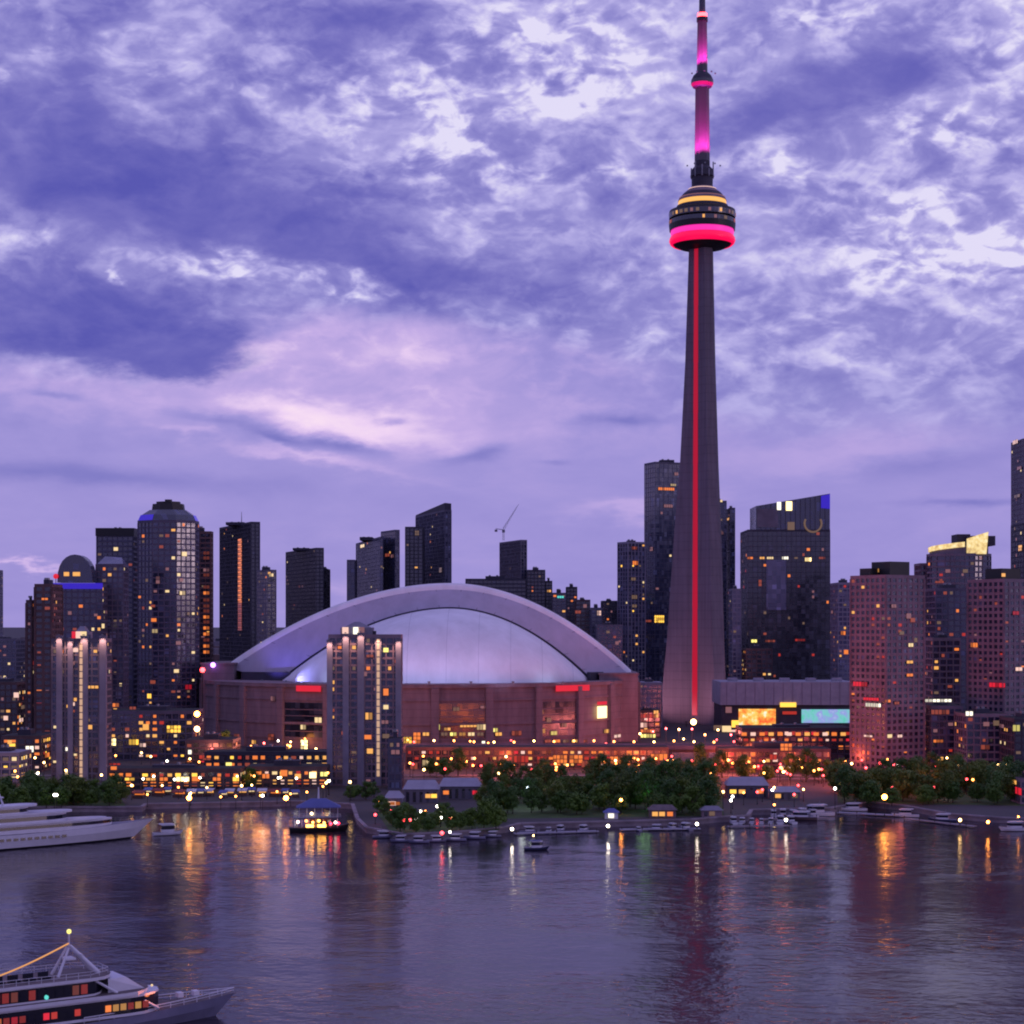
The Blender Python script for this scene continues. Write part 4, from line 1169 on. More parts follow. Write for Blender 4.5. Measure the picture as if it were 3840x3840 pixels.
for e in [(310, 688.5, 31, 7, 'red', 'sign_panel', 1.6), (571, 688, 41, 7, 'red', 'sign_panel', 1.6), (599, 712, 12, 14, 'hot', 'video_screen', 2.2), (599, 703, 12, 4, 'red', 'video_screen', 2.2),
          (304, 727, 7, 6, 'cream', 'window', .8), (319, 720, 9, 7, 'cream', 'window', .8), (305, 745, 9, 13, 'hot', 'window', .8), (286, 750, 14, 7, 'gold', 'window', .8), (272, 737, 8, 8, 'ember', 'window', .8),
          (436, 727, 10, 7, 'yellow', 'window', .8), (447, 729, 8, 4, 'amber', 'window', .8), (481, 727, 11, 7, 'cream', 'window', .8), (493, 730, 10, 5, 'yellow', 'window', .8), (468, 726, 20, 3, 'amber', 'window', .8),
          (462, 746, 26, 6, 'gold', 'window', .8), (478, 746, 12, 5, 'orange', 'window', .8), (485, 744, 9, 8, 'white', 'window', .8), (407, 740, 12, 8, 'gold', 'window', .8), (417, 738, 9, 14, 'orange', 'window', .8),
          (456, 709, 8, 5, 'dim', 'window', .8), (484, 707, 10, 4, 'rose', 'window', .8), *[(426 + 9 * k, 734, 8, 4.5, ('amber', 'yellow', 'dim', 'cream')[(k * 3) % 4], 'window', .75) for k in range(9)], *[(428 + 9 * k, 747.5, 8, 5, ('gold', 'orange', 'amber', 'ember')[(k * 3) % 4], 'window', .85) for k in range(9)], *[(538 + 9 * k, 741, 8, 4, ('amber', 'ember', 'orange', 'dim')[k % 4], 'window', .8) for k in range(6)], (539, 712, 8, 5, 'amber', 'window', .8), (548, 720, 6, 6, 'dim', 'window', .8), (563, 725, 7, 5, 'dim', 'window', .8), (541, 731, 8, 6, 'amber', 'window', .8), (553, 733, 8, 5, 'yellow', 'window', .8), (516, 733, 12, 6, 'ember', 'window', .8),
          (274, 698.5, 6, 6, 'rose', 'window', .9), (255, 742, 6, 5, 'amber', 'window', .8), (238, 737, 8, 8, 'ember', 'window', .8), (606, 731, 8, 5, 'amber', 'window', .8), (616, 736, 9, 4, 'pinkw', 'window', .8)]:
    on_face(std, [wall], *e)
for (u0, u1, vt, Yc) in ((206, 238, 664, 1068), (598, 636, 674, 1062)):
    x0, x1 = PX(u0, Yc) - SX, PX(u1, Yc) - SX
    b = MB(); b.box(x0, x1, Yc - SY - 16, Yc - SY + 40, 0, PZ(vt, Yc) - GZ); b.box(x0 - .6, x1 + .6, Yc - SY - 16.6, Yc - SY + 40.6, PZ(vt, Yc) - GZ + .01, PZ(vt, Yc) - GZ + 1)
    b.build('corner_tower', M['stadium'], std)


def arc(k, Yc, umul=1.0, dv=0.0, n=64):
    """roof arch k as a row of points at distance Yc"""
    ap, va, hl, hr, dl, dr = ((450, 583, 219, 181, 79, 87), (450, 607, 172, 141, 74, 71))[k]
    out = []
    for j in range(n + 1):
        s_ = -1 + 2 * j / n
        u = ap + s_ * (hl if s_ < 0 else hr) * umul
        v = va + dv + abs(s_) ** 1.95 * (dl if s_ < 0 else dr)
        out.append(Vector((PX(u, Yc) - SX, Yc - SY, PZ(v, Yc) - GZ)))
    return out


out_, inn = arc(0, 1066), arc(1, 1052)
lip = [p + Vector((0, -2.2, -1.6)) for p in out_]
lip2 = [p + Vector((0, -2.6, -4.0)) for p in out_]
midb = [l.lerp(i_, .5) + Vector((0, -.8, .3)) for l, i_ in zip(lip2, inn)]
hb_ = [p + Vector((0, 70, .8)) for p in out_]
rear = [Vector((p.x * .98, p.y + 120 - 10, 30 + (p.z - 30) * .7)) for p in out_]
rear2 = [Vector((p.x * .9, p.y + 150, 28)) for p in out_]
b = MB(); b.grid([rear2, rear, hb_, out_, lip, lip2]); b.build('roof_panel', M['dome_white'], std, smooth=True)
b = MB(); b.grid([lip2, midb, inn]); b.build('roof_panel', M['dome_grey'], std, smooth=True)
b = MB()
for p, q_ in zip(inn[:-1], inn[1:]): b.tube(p + Vector((0, .6, -.5)), q_ + Vector((0, .6, -.5)), .8, n=6)
b.build('roof_gap_strip', M['conc_dark'], std)  # dark strip laid in for the shaded gap between the roof panels
top = arc(1, 1055, .985, 1.4)
zb_ = 35.8
rows = []
for j in range(15):
    th = math.pi / 2 * j / 14
    row = []
    for k, p in enumerate(top):
        s_ = -1 + 2 * k / (len(top) - 1)
        yb_ = 1055 - SY - 64 * math.sqrt(max(0, 1 - s_ * s_))
        row.append(Vector((p.x, p.y - (p.y - yb_) * math.cos(th), zb_ + max(.2, p.z - zb_) * math.sin(th))))
    rows.append(row)
b = MB(); b.grid(rows); b.build('roof_panel', M['dome_white'], std, smooth=True)
# thin seams on the front panel
b = MB()
for k in range(4, 64, 7):
    for j in range(14):
        b.tube(rows[j][k] + Vector((0, -.02, .0)), rows[j + 1][k] + Vector((0, -.02, .0)), .07, n=4)
b.build('roof_seam', M['roof_pale'], std)
for r0, r1 in ((lip2, inn), (out_, hb_)):
    b = MB()
    for k in range(2, 63, 4): b.tube(r0[k] + Vector((0, -.05, .05)), r1[k] + Vector((0, -.05, .08)), .13, n=4)
    b.build('roof_seam', M['conc_dark' if r0 is lip2 else 'roof_pale'], std)
b = MB()
lw = PX(240, 1050) - SX, PX(292, 1050) - SX
b.prism([(lw[0], -46), (lw[1], -62), (lw[1] + 4, -30), (lw[0], -20)], zw + .05, zw + 5.5, 0)
rw = PX(590, 1050) - SX, PX(604, 1050) - SX
b.build('roof_wedge', M['conc_dark'], std)  # dark block filling the gap beneath the end of the arch
b = MB()
b.prism([(rw[0], -60), (rw[1], -44), (rw[1], -20), (rw[0] - 4, -30)], zw + .05, zw + 5.5, 0)
b.build('roof_wedge', M['conc_dark'], std)
for (u, v, Yl, aim, col, w, sz) in [(286, 681, 1018, (30, -60, 64), (.30, .30, 1.0), 12000, 95), (302, 682, 996, (40, -70, 60), (.5, .65, 1.0), 3000, 100), (563, 681, 996, (55, -70, 52), (.55, .65, 1.0), 2600, 100), (262, 679, 1030, (-70, -40, 70), (.20, .15, 1.0), 30000, 95)]:
    p = (PX(u, Yl) - SX, Yl - SY, zw + 2.2)
    b = MB(); b.box(p[0] - .6, p[0] + .6, p[1] - .5, p[1] + .5, zw + .02, zw + 1.6); b.build('floodlight', M['steel'], std)
    spot(std, p, aim, col, w, sz)
for k in range(5):
    p = (PX(345 + 42 * k, 968) - SX, -133.0, zw + 3.0)
    b = MB(); b.box(p[0] - .5, p[0] + .5, p[1] - .5, p[1] + 6, zw + 1.2, zw + 1.9); b.box(p[0] - .8, p[0] + .8, p[1] - .4, p[1] + .2, zw + 1.91, zw + 2.7); b.build('floodlight', M['steel'], std)
    spot(std, p, (p[0] * .6, -64, 66), (.52, .52, 1.0), 11000, 105, soft=1.0)
b = MB(); b.ball((PX(213, 1050) - SX, 1050 - SY, PZ(665, 1050) - GZ), 1.5); b.build('roof_lamp', M['lamp_violet'], std)
b = MB(); b.ball((PX(202.5, 1040) - SX, 1040 - SY, PZ(670, 1040) - GZ), 1.5); b.build('roof_lamp', M['lamp_red'], std)
b = MB(); b.tube((PX(202.5, 1040) - SX, 1040 - SY, 0), (PX(202.5, 1040) - SX, 1040 - SY, PZ(671.5, 1040) - GZ), .3); b.build('lamp_mast', M['black'], std)


def screen_mat(name, stops, scale, strength):
    m = bpy.data.materials.new(name); m.use_nodes = True
    bs = m.node_tree.nodes['Principled BSDF']
    h = G(m.node_tree)
    nz = h.noise(h.n('ShaderNodeTexCoord').outputs['Object'], scale, 3.0, .6)
    h.put(bs, 'Emission Color', h.ramp(nz, stops)); bs.inputs['Emission Strength'].default_value = strength
    bs.inputs['Base Color'].default_value = (.02, .02, .02, 1)
    return m


# convention hall with two video screens
Y = 1140
hall = thing('convention_hall', 'long lavender roofed convention hall with an orange and a turquoise video screen', 'hall', (PX(788, Y), Y, GZ))
hx0, hx1 = PX(722, Y) - hall.location.x, PX(854, Y) - hall.location.x
b = MB(); b.box(hx0, hx1, 2, 46, 0, PZ(705, Y) - GZ); b.build('hall_body', M['conc_dark'], hall)
b = MB(); b.box(hx0 - 1, hx1 + 1, 0, 48, PZ(705, Y) - GZ + .01, PZ(682, Y) - GZ, 0)
for k in range(14):
    x = hx0 + (hx1 - hx0) * (k + .5) / 14
    b.box(x - .15, x + .15, -.2, .05, PZ(705, Y) - GZ + .3, PZ(682, Y) - GZ - .3, 1)
b.build('roof_fascia', [M['roof_pale'], M['conc_lav']], hall)
for k in range(5):
    x = hx0 + (hx1 - hx0) * (k + .5) / 5
    b = MB(); b.box(x - 3, x + 3, 12, 18, PZ(682, Y) - GZ + .01, PZ(682, Y) - GZ + 2.2); b.build('roof_plant', M['roof_pale'], hall)
scr_o = screen_mat('orange video wall', [(.30, (.9, .05, .02, 1)), (.45, (1, .28, .04, 1)), (.58, (1, .62, .12, 1)), (.72, (1, .9, .7, 1))], .25, 1.1)
scr_c = screen_mat('turquoise video wall', [(.30, (.10, .75, .50, 1)), (.45, (.25, .70, .75, 1)), (.6, (.38, .40, .95, 1)), (.74, (.55, .9, .95, 1))], .16, .8)
for (u0, u1, v0, v1, mm) in ((739, 776, 709, 729, scr_o), (802, 853, 709.5, 723, scr_c)):
    b = MB(); b.box(PX(u0, Y) - hall.location.x, PX(u1, Y) - hall.location.x, 1.2, 1.9, PZ(v1, Y) - GZ, PZ(v0, Y) - GZ, 0)
    b.build('video_screen', [mm], hall)
b = MB(); b.box(PX(780, Y) - hall.location.x, PX(796, Y) - hall.location.x, -.8, -.3, PZ(707, Y) - GZ, PZ(702.5, Y) - GZ); b.build('sign_panel', M['lit_gold'], hall)
for (u, v, w, hh_, k) in [(727, 729, 9, 6, 'cream'), (733, 733, 11, 6, 'pinkw'), (718, 728, 8, 5, 'dim'), (729, 710, 6, 6, 'rose'), (790, 713, 14, 3, 'blood'), (736, 724, 8, 7, 'gold')]:
    b = MB(); b.box(PX(u - w / 2, Y) - hall.location.x, PX(u + w / 2, Y) - hall.location.x, 1.5, 2.1, PZ(v + hh_ / 2, Y) - GZ, PZ(v - hh_ / 2, Y) - GZ); b.build('window', M['lit_' + k], hall)

# elevated expressway and the lit pavilions beneath it
Y = 885
ex = thing('expressway', 'elevated expressway on concrete piers crossing in front of the observation tower foot', 'expressway', (PX(560, Y), Y, GZ))
xa, xb_ = PX(404, Y) - ex.location.x, PX(738, Y) - ex.location.x
zd = PZ(746.5, Y) - GZ
b = MB(); b.box(xa, xb_, -8, 8, zd - 1.2, zd); b.box(xa, xb_, -5.5, -4.3, zd - 2.6, zd - 1.21); b.box(xa, xb_, 4.3, 5.5, zd - 2.6, zd - 1.21); b.build('deck', M['conc_grey'], ex)
for yy in (-8.3, 8.0):
    b = MB(); b.box(xa, xb_, yy, yy + .28, zd - .8, zd + 1.0); b.build('parapet', M['conc_pink'], ex)
k = xa + 6
while k < xb_:
    b = MB(); b.box(k - .8, k + .8, -5.6, 5.6, zd - 3.8, zd - 2.61); b.box(k - .7, k + .7, -5, -3.6, 0, zd - 3.81); b.box(k - .7, k + .7, 3.6, 5, 0, zd - 3.81); b.build('pillar', M['conc_grey'], ex); k += 18
tower('shop_row', 'long low pavilion with glowing orange fronts under the expressway beside the central trees', 'shops', [(front(406, 668, 846, 14), PZ(749.5, 846))], 'brown', 'grid', p=.5, pal='fire', cap=60, plant=False,
      extra=[(560, 759, 17, 10, 'orange'), (576, 759, 16, 10, 'orange'), (601, 760, 14, 9, 'orange'), (616, 760, 15, 9, 'orange'), (630, 759, 13, 9, 'ember'), (659, 757, 20, 8, 'orange'), (521, 759, 18, 8, 'blood'), (504, 759, 14, 7, 'ember'), (542, 760, 12, 9, 'blood'), (447, 765, 8, 8, 'red'), (426, 763, 9, 8, 'cream'), (414, 766, 9, 8, 'ember'), (488, 764, 12, 6, 'ember'), (585, 764, 9, 8, 'ember')])

# ------------------------------------------------------------------ trees
LEAF = []
for i_, (c0, c1) in enumerate((((.030, .095, .004), (.085, .165, .010)), ((.045, .090, .004), (.110, .160, .008)), ((.020, .078, .006), (.065, .150, .014)))):
    m = bpy.data.materials.new('foliage'); m.use_nodes = True
    bs = m.node_tree.nodes['Principled BSDF']; h = G(m.node_tree)
    nz = h.noise(h.n('ShaderNodeTexCoord').outputs['Object'], .9, 3.0, .6)
    oi = h.n('ShaderNodeObjectInfo').outputs['Random']
    c = h.ramp(h.m('ADD', h.m('MULTIPLY', nz, .7), h.m('MULTIPLY', oi, .3)), [(.3, c0 + (1,)), (.7, c1 + (1,))])
    h.put(bs, 'Base Color', c); bs.inputs['Roughness'].default_value = .6
    LEAF.append(m)


def make_tree(seed, hgt, wid, kind):
    rr = random.Random(seed)
    t = thing('leafy_tree', '', 'tree', (0, 0, GZ))
    b = MB()
    b.tube((0, 0, -.3), (.1, 0, hgt * .35), hgt * .022, hgt * .015, 7)
    lim = []
    for k in range(6):
        a = rr.uniform(0, 6.28); e = Vector((math.cos(a) * wid * .28, math.sin(a) * wid * .28, hgt * rr.uniform(.5, .82)))
        b.tube((.1, 0, hgt * rr.uniform(.22, .34)), e, hgt * .011, hgt * .004, 5); lim.append(e)
    b.build('trunk', M['bark'], t)
    b = MB()
    cl = []
    for k in range(34):
        a = rr.uniform(0, 6.28); zz = rr.uniform(-1, 1); rad = math.sqrt(max(0, 1 - zz * zz)) * rr.uniform(.35, 1)
        cl.append((Vector((math.cos(a) * rad * wid / 2, math.sin(a) * rad * wid / 2, hgt * .6 + zz * hgt * .36)), rr.uniform(.11, .24) * wid))
    for (c, r) in cl:
        for q_ in range(76):
            dvec = Vector((rr.gauss(0, 1), rr.gauss(0, 1), rr.gauss(0, .8)))
            dvec = dvec.normalized() * r * rr.uniform(.45, 1.08)
            p = c + dvec
            s_ = rr.uniform(.28, .55)
            nn = (dvec.normalized() + Vector((rr.uniform(-.8, .8), rr.uniform(-.8, .8), rr.uniform(-.3, .9)))).normalized()
            a_ = nn.orthogonal().normalized(); b_ = nn.cross(a_)
            b.face([p + a_ * s_, p + b_ * s_ * .6, p - a_ * s_, p - b_ * s_ * .6])
    b.build('crown', LEAF[kind], t)
    return t


protos = [make_tree(3, 11, 9.5, 0), make_tree(8, 14, 11, 1), make_tree(21, 15, 10, 2), make_tree(34, 9, 8, 0), make_tree(55, 12, 12, 1)]
used = set()
GROUPS = {'left': ('round dark green tree in the park belt behind the white yacht', 'trees in the left park'),
          'centre': ('tall dense tree in the dark green park below the expressway', 'trees in the central park'),
          'pier': ('low bushy tree beside the pale boat sheds on the central pier', 'trees on the central pier'),
          'right': ('dark green tree in the belt behind the right marina', 'trees behind the right marina'),
          'street': ('small street tree among the lights at the foot of the skyline', 'street trees')}


def plant(u, v, k, grp, s_=1.0):
    Yt = PY(v, GZ)
    o = protos[k] if k not in used else copy_tree(protos[k])
    used.add(k)
    o.location = (PX(u, Yt), Yt, GZ)
    o.scale = (s_, s_, s_ * rnd.uniform(.9, 1.1))
    o.rotation_euler[2] = rnd.uniform(0, 6.28)
    o['label'], o['group'] = GROUPS[grp]


for k in range(36): plant(rnd.uniform(-8, 122), rnd.uniform(797, 808), rnd.choice((0, 3, 0, 3, 4)), 'left', rnd.uniform(.65, .95))
for k in range(80):
    uu = 484 + 232 * ((k * .618) % 1)
    plant(uu, rnd.uniform(784, 815), rnd.choice((1, 2, 1, 2, 0)), 'centre', rnd.uniform(.55, .82) if uu < 596 else rnd.uniform(.72, 1.0))
for k in range(8): plant(rnd.uniform(486, 715), rnd.uniform(812, 818), 3, 'centre', rnd.uniform(.7, .9))
for (u, v) in ((412, 824), (424, 826), (405, 820), (440, 824), (466, 824), (478, 822), (489, 823), (358, 796), (366, 800), (374, 797), (351, 800), (500, 822), (392, 826), (400, 832), (416, 833), (428, 832), (433, 828), (452, 831), (460, 830), (472, 829), (484, 829), (496, 829), (447, 818), (386, 818), (380, 812), (492, 817)): plant(u, v, rnd.choice((0, 3)), 'pier', rnd.uniform(.45, .85))
for k in range(54): plant(838 + 192 * ((k * .618) % 1), rnd.uniform(784, 804), rnd.choice((0, 4, 2, 4, 1)), 'right', rnd.uniform(.6, 1.0))
for k in range(8): plant(rnd.uniform(868, 1005), rnd.uniform(800, 806), 3, 'right', rnd.uniform(.7, .95))
for (u, v) in ((196, 757), (206, 756), (216, 757), (226, 757), (250, 790), (430, 776), (444, 778), (458, 776), (722, 778), (806, 782), (815, 780), (826, 782), (745, 781), (767, 782), (790, 781), (700, 776), (840, 781)): plant(u, v, rnd.choice((0, 3, 2)), 'street', rnd.uniform(.7, .95))

# ------------------------------------------------------------------ lamps
LAMPS = {}


def lamp(u, v, key, z, label, group=None, r=.55, watts=0, col=None):
    Yl = PY(v, z)
    gz = GZ if Yl > 585 else GZ
    if (key, z) not in LAMPS:
        t = thing('street_lamp', label, 'lamp', (PX(u, Yl), Yl, gz))
        b = MB(); b.tube((0, 0, 0), (0, 0, z - gz - r * .8), .12, .08, 8); b.tube((0, 0, 0), (0, 0, .5), .25, .2, 8); b.build('pole', M['black'], t)
        b = MB(); b.ball((0, 0, z - gz), r, n=10); b.build('lamp_head', M['lamp_' + key], t)
        LAMPS[(key, z)] = t
    else:
        t = copy_tree(LAMPS[(key, z)])
        for c in list(t.children):
            if c.type == 'LIGHT': bpy.data.objects.remove(c)
        t.location = (PX(u, Yl), Yl, gz)
    t['label'] = label
    if group: t['group'] = group
    elif 'group' in t: del t['group']
    if watts:
        ld = bpy.data.lights.new('bulb', 'POINT'); ld.energy = watts; ld.color = col; ld.shadow_soft_size = .8
        ld.shadow_soft_size = 3.4
        link('bulb', ld, t, (0, -3.6, z - gz - .2))
    return t


OR, RD, WH, WM = (1.0, .34, .06), (1.0, .08, .10), (1.0, .88, .7), (1.0, .62, .25)
lamp(884.5, 797, 'orange', 8.5, 'brightest orange lamp on the right quay with a long reflection below it', r=1.0, watts=900, col=OR)
lamp(835, 788.5, 'white', 9.5, 'white lamp above the moored boats right of the marina')
lamp(528, 788, 'ice', 9.0, 'cold white lamp in front of the central trees', watts=900, col=(.8, .95, .75))
lamp(645, 790.5, 'green', 9.0, 'green lamp in front of the central trees', r=.9, watts=700, col=(.5, 1.0, .45))
lamp(621, 800, 'orange', 7.0, 'orange lamp above the blue white kiosk on the central quay')
lamp(723, 792, 'warm', 8.0, 'yellow lamp at the right end of the central trees')
lamp(441, 811, 'white', 6.0, 'white lamp between the sheds on the central pier')
lamp(54.5, 795, 'white', 7.0, 'pinkish white lamp among the trees behind the white yacht')
lamp(350, 782, 'warm', 10.0, 'yellow lamp above the lit tour boat bow')
lamp(189, 798, 'orange', 7.5, 'sodium lamp on the left quay wall right of the yacht', r=.9)
lamp(286, 798, 'orange', 7.5, 'sodium lamp on the left quay wall beside the tour boat', r=.8)
for (u, v) in ((512, 829), (608, 826), (697, 824), (786, 820)): lamp(u, v, 'quay', 3.4, 'low white bollard lamp on the edge of the quay', 'quay edge lamps', r=.5)
lamp(960, 820, 'warm', 3.6, 'yellow low lamp on the right quay edge')
lamp(988, 822, 'orange', 3.6, 'orange low lamp at the far right quay edge', r=.5)
lamp(442, 833, 'red', 4.0, 'red low lamp on the rounded end of the central pier', r=.6)
lamp(450, 832, 'white', 3.4, 'white low lamp beside the red one on the central pier', r=.4)
for k in range(14): lamp(132 + 14.6 * k + rnd.uniform(-3, 3), rnd.uniform(783, 797), rnd.choice(('warm', 'amber', 'amber')), 6.5, 'small warm lamp on a pole along the left promenade', 'left promenade lamps', r=.4)
for k in range(15): lamp(128 + 14 * k + rnd.uniform(-4, 4), rnd.uniform(770, 781), rnd.choice(('warm', 'white', 'amber')), 8.5, 'lamp on a pole along the street behind the left promenade', 'left street lamps', r=.45)
for k in range(12): lamp(8 + 9 * k, rnd.uniform(752, 764), rnd.choice(('warm', 'white', 'amber')), 9.5, 'street lamp behind the left park', 'left park street lamps', r=.5)
for k in range(15): lamp(212 + 13 * k, rnd.uniform(742, 750), rnd.choice(('amber', 'red', 'warm', 'amber')), 10.0, 'orange lamp on a pole in front of the stadium wall', 'stadium forecourt lamps', r=.6, watts=6500, col=(1.0, .24, .16))
for k in range(17): lamp(414 + 20 * k, 741.5 + rnd.uniform(-1, 1), rnd.choice(('amber', 'amber', 'red', 'warm')), 15.5, 'orange lamp above the elevated expressway', 'expressway lamps', r=.5, watts=2600, col=(1.0, .2, .1))
for k in range(11): lamp(656 + 18 * k, rnd.uniform(757, 770), rnd.choice(('red', 'amber', 'amber', 'warm')), 8.5, 'red orange street lamp right of the expressway', 'right street lamps', r=.6, watts=3600, col=(1.0, .14, .07))
for k in range(7): lamp(852 + 14 * k, rnd.uniform(762, 772), rnd.choice(('red', 'amber')), 8.5, 'red street lamp at the foot of the pink right tower', 'right tower lamps', r=.5, watts=3600, col=(1.0, .12, .18))
for k in range(8): lamp(935 + 12 * k, rnd.uniform(748, 765), rnd.choice(('warm', 'white', 'amber')), 9.0, 'street lamp above the right trees', 'far right street lamps', r=.45)
for k in range(9): lamp(640 + 13 * k, rnd.uniform(727, 735), rnd.choice(('warm', 'amber', 'red', 'warm')), 11.0, 'lamp on the plaza round the foot of the observation tower', 'tower plaza lamps', r=.6, watts=9000, col=(1.0, .20, .20))
lamp(693.5, 722, 'warm', 14.0, 'bright yellow lamp at the foot of the red light stripe', r=1.7)
lamp(197, 729, 'warm', 22.0, 'bright yellow white mast lamp left of the stadium wall', r=1.3)
lamp(197, 714, 'orange', 27.0, 'orange mast lamp left of the stadium wall', r=1.4)

ZONES = [(58, 0, 330, 738, 796, ('warm', 'amber', 'amber', 'white', 'warm'), 7.5, 'one of many warm lamps in the crowded left waterfront blocks', 'left waterfront lamps', 4, OR),
         (84, 400, 856, 737, 776, ('amber', 'red', 'amber', 'amber', 'warm'), 8.0, 'one of many orange red lamps between the stadium and the central trees', 'central waterfront lamps', 3, (1.0, .15, .06)),
         (30, 662, 850, 748, 776, ('red', 'amber', 'red', 'amber'), 8.0, 'red or orange lamp in the glowing streets below the video screens', 'lamps below the screens', 7, (1.0, .10, .04)),
         (16, 722, 842, 772, 806, ('amber', 'warm', 'white', 'red'), 6.5, 'lamp among the harbour houses behind the right marina', 'right marina lamps', 4, OR),
         (26, 852, 1030, 735, 788, ('amber', 'warm', 'red', 'white'), 8.0, 'one of many lamps around the right trees and towers', 'right waterfront lamps', 4, (1.0, .17, .12)),
         (14, 372, 520, 795, 822, ('amber', 'warm', 'red', 'white'), 5.0, 'lamp among the sheds and trees of the central pier', 'central pier lamps', 5, OR)]
for (cnt, u0, u1, v0, v1, keys, z, lb, gp, ev, cc) in ZONES:
    for k in range(cnt):
        lamp(rnd.uniform(u0, u1), rnd.uniform(v0, v1), rnd.choice(keys), z, lb, gp, r=.5, watts=((4200 if v1 < 780 else 1600) if k % ev == 0 and v1 < 800 else 0), col=cc)

# ------------------------------------------------------------------ quays, sheds and docks
def shed(name, label, cat, u0, u1, vb, hgt, dep, roofm, wallm, lit=(), Yo=0, group=None):
    Yb = PY(vb, GZ) + Yo
    cx = PX((u0 + u1) / 2, Yb)
    t = thing(name, label, cat, (cx, Yb, GZ), 0, group)
    x0, x1 = PX(u0, Yb) - cx, PX(u1, Yb) - cx
    b = MB(); b.box(x0, x1, 0, dep, 0, hgt * .62)
    k = x0 + .8
    while k < x1 - 1.8: b.box(k, k + 1.2, -.06, .05, .3, hgt * .5, 1); k += 2.6
    b.build('wall', [wallm, M['glass_dark']], t)
    b = MB(); e = .6
    b.face([(x0 - e, -e, hgt * .62), (x1 + e, -e, hgt * .62), (x1 - 1.2, dep / 2, hgt), (x0 + 1.2, dep / 2, hgt)]); b.face([(x1 + e, dep + e, hgt * .62), (x0 - e, dep + e, hgt * .62), (x0 + 1.2, dep / 2, hgt), (x1 - 1.2, dep / 2, hgt)])
    b.face([(x0 - e, dep + e, hgt * .62), (x0 - e, -e, hgt * .62), (x0 + 1.2, dep / 2, hgt)]); b.face([(x1 + e, -e, hgt * .62), (x1 + e, dep + e, hgt * .62), (x1 - 1.2, dep / 2, hgt)])
    b.face([(x0 - e, dep + e, hgt * .62), (x1 + e, dep + e, hgt * .62), (x1 + e, -e, hgt * .62), (x0 - e, -e, hgt * .62)])
    b.build('roof', roofm, t)
    for (u, w, k) in lit:
        link('window', win_mesh(w, 1.5, k), t, (PX(u, Yb) - cx, -.1, hgt * .32), 0)
    return t


shed('boat_shed', 'long grey lavender roofed boat shed on the central pier right of the lone condominium', 'shed', 404, 438, 803, 8.5, 9, M['roof_pale'], M['conc_grey'], [(434, 2.2, 'gold'), (428, 2, 'amber')])
shed('boat_shed', 'second lavender roofed shed on the pier, nearer the central trees', 'shed', 440, 480, 799, 8.0, 9, M['roof_pale'], M['conc_grey'], [(446, 2.2, 'orange'), (475, 2, 'red')])
shed('pavilion', 'small pavilion with salmon lit walls at the foot of the lone condominium', 'pavilion', 385, 402, 809, 6.5, 7, M['roof_pale'], M['conc_lav'], [(390, 4, 'orange'), (395, 4, 'orange'), (392, 3, 'pinkw')])
shed('pavilion', 'low pavilion with an orange lit canopy at the right end of the central park', 'pavilion', 650, 676, 818, 4.5, 6, M['wood'], M['wood'], [(655, 2, 'amber'), (662, 2, 'amber'), (670, 2, 'orange')])
shed('kiosk', 'blue white kiosk on the central quay under the orange lamp', 'kiosk', 605, 618, 819, 3.6, 4, M['canvas_blue'], M['white'], [(611, 2.0, 'white')])
shed('kiosk', 'pink roofed kiosk at the right end of the central quay', 'kiosk', 702, 722, 817, 3.8, 4, M['conc_lav'], M['conc_pink'], [(712, 2, 'dim')])
shed('boathouse', 'grey lavender harbour house behind the right marina docks', 'boathouse', 728, 768, 798, 8.0, 10, M['roof_pale'], M['conc_navy'], [(733, 2.5, 'gold'), (742, 2.5, 'amber'), (760, 2.5, 'orange')])
shed('boathouse', 'smaller lavender roofed harbour house beside the white moored cruiser', 'boathouse', 772, 800, 800, 5.0, 8, M['roof_pale'], M['conc_grey'], [(778, 2.2, 'amber'), (795, 2.0, 'dim')])


stall_kinds = {}
for k in range(16):
    u, v = 136 + 10.6 * k + rnd.uniform(-2.5, 2.5), 798 + rnd.uniform(-3, 1)
    Yb = PY(v, GZ)
    kind = rnd.choice(('white', 'red', 'striped'))
    if kind not in stall_kinds:
        st0 = stall_kinds[kind] = thing('market_stall', 'small lit market stall with a %s awning along the left quay' % {'white': 'pale', 'red': 'dull red', 'striped': 'blue'}[kind], 'stall', (PX(u, Yb), Yb, GZ), rnd.uniform(-.2, .2), 'market stalls on the left quay')
        w = {'white': 1.7, 'red': 2.3, 'striped': 1.4}[kind]
        b = MB(); b.box(-w, w, 0, 2.2, 0, 1.0); b.box(-w, w, 2.1, 2.2, 1.01, 2.4); b.build('counter', M['conc_brown'], st0)
        b = MB(); w += .3; b.face([(-w, -.7, 2.3), (w, -.7, 2.3), (w, 2.4, 3.1), (-w, 2.4, 3.1)]); b.face([(-w, -.7, 2.28), (-w, 2.4, 3.08), (w, 2.4, 3.08), (w, -.7, 2.28)]); b.face([(-w, -.72, 1.95), (w, -.72, 1.95), (w, -.72, 2.3), (-w, -.72, 2.3)])
        b.build('awning', {'white': M['canvas_white'], 'red': mat('red canvas', (.22, .04, .04), .8, var=.2), 'striped': M['canvas_blue']}[kind], st0)
        for xx in (.2 - w, w - .2):
            b = MB(); b.tube((xx, -.5, 0), (xx, -.5, 2.3), .06, n=6); b.build('post', M['steel'], st0)
        b = MB(); b.box(.6 - w, w - .6, 1.9, 2.05, 1.3, 2.1); b.build('light_panel', M['lit_' + {'white': 'amber', 'red': 'orange', 'striped': 'cream'}[kind]], st0)
    else:
        c = copy_tree(stall_kinds[kind]); c.location = (PX(u, Yb), Yb, GZ); c.rotation_euler[2] = rnd.uniform(-.3, .3)


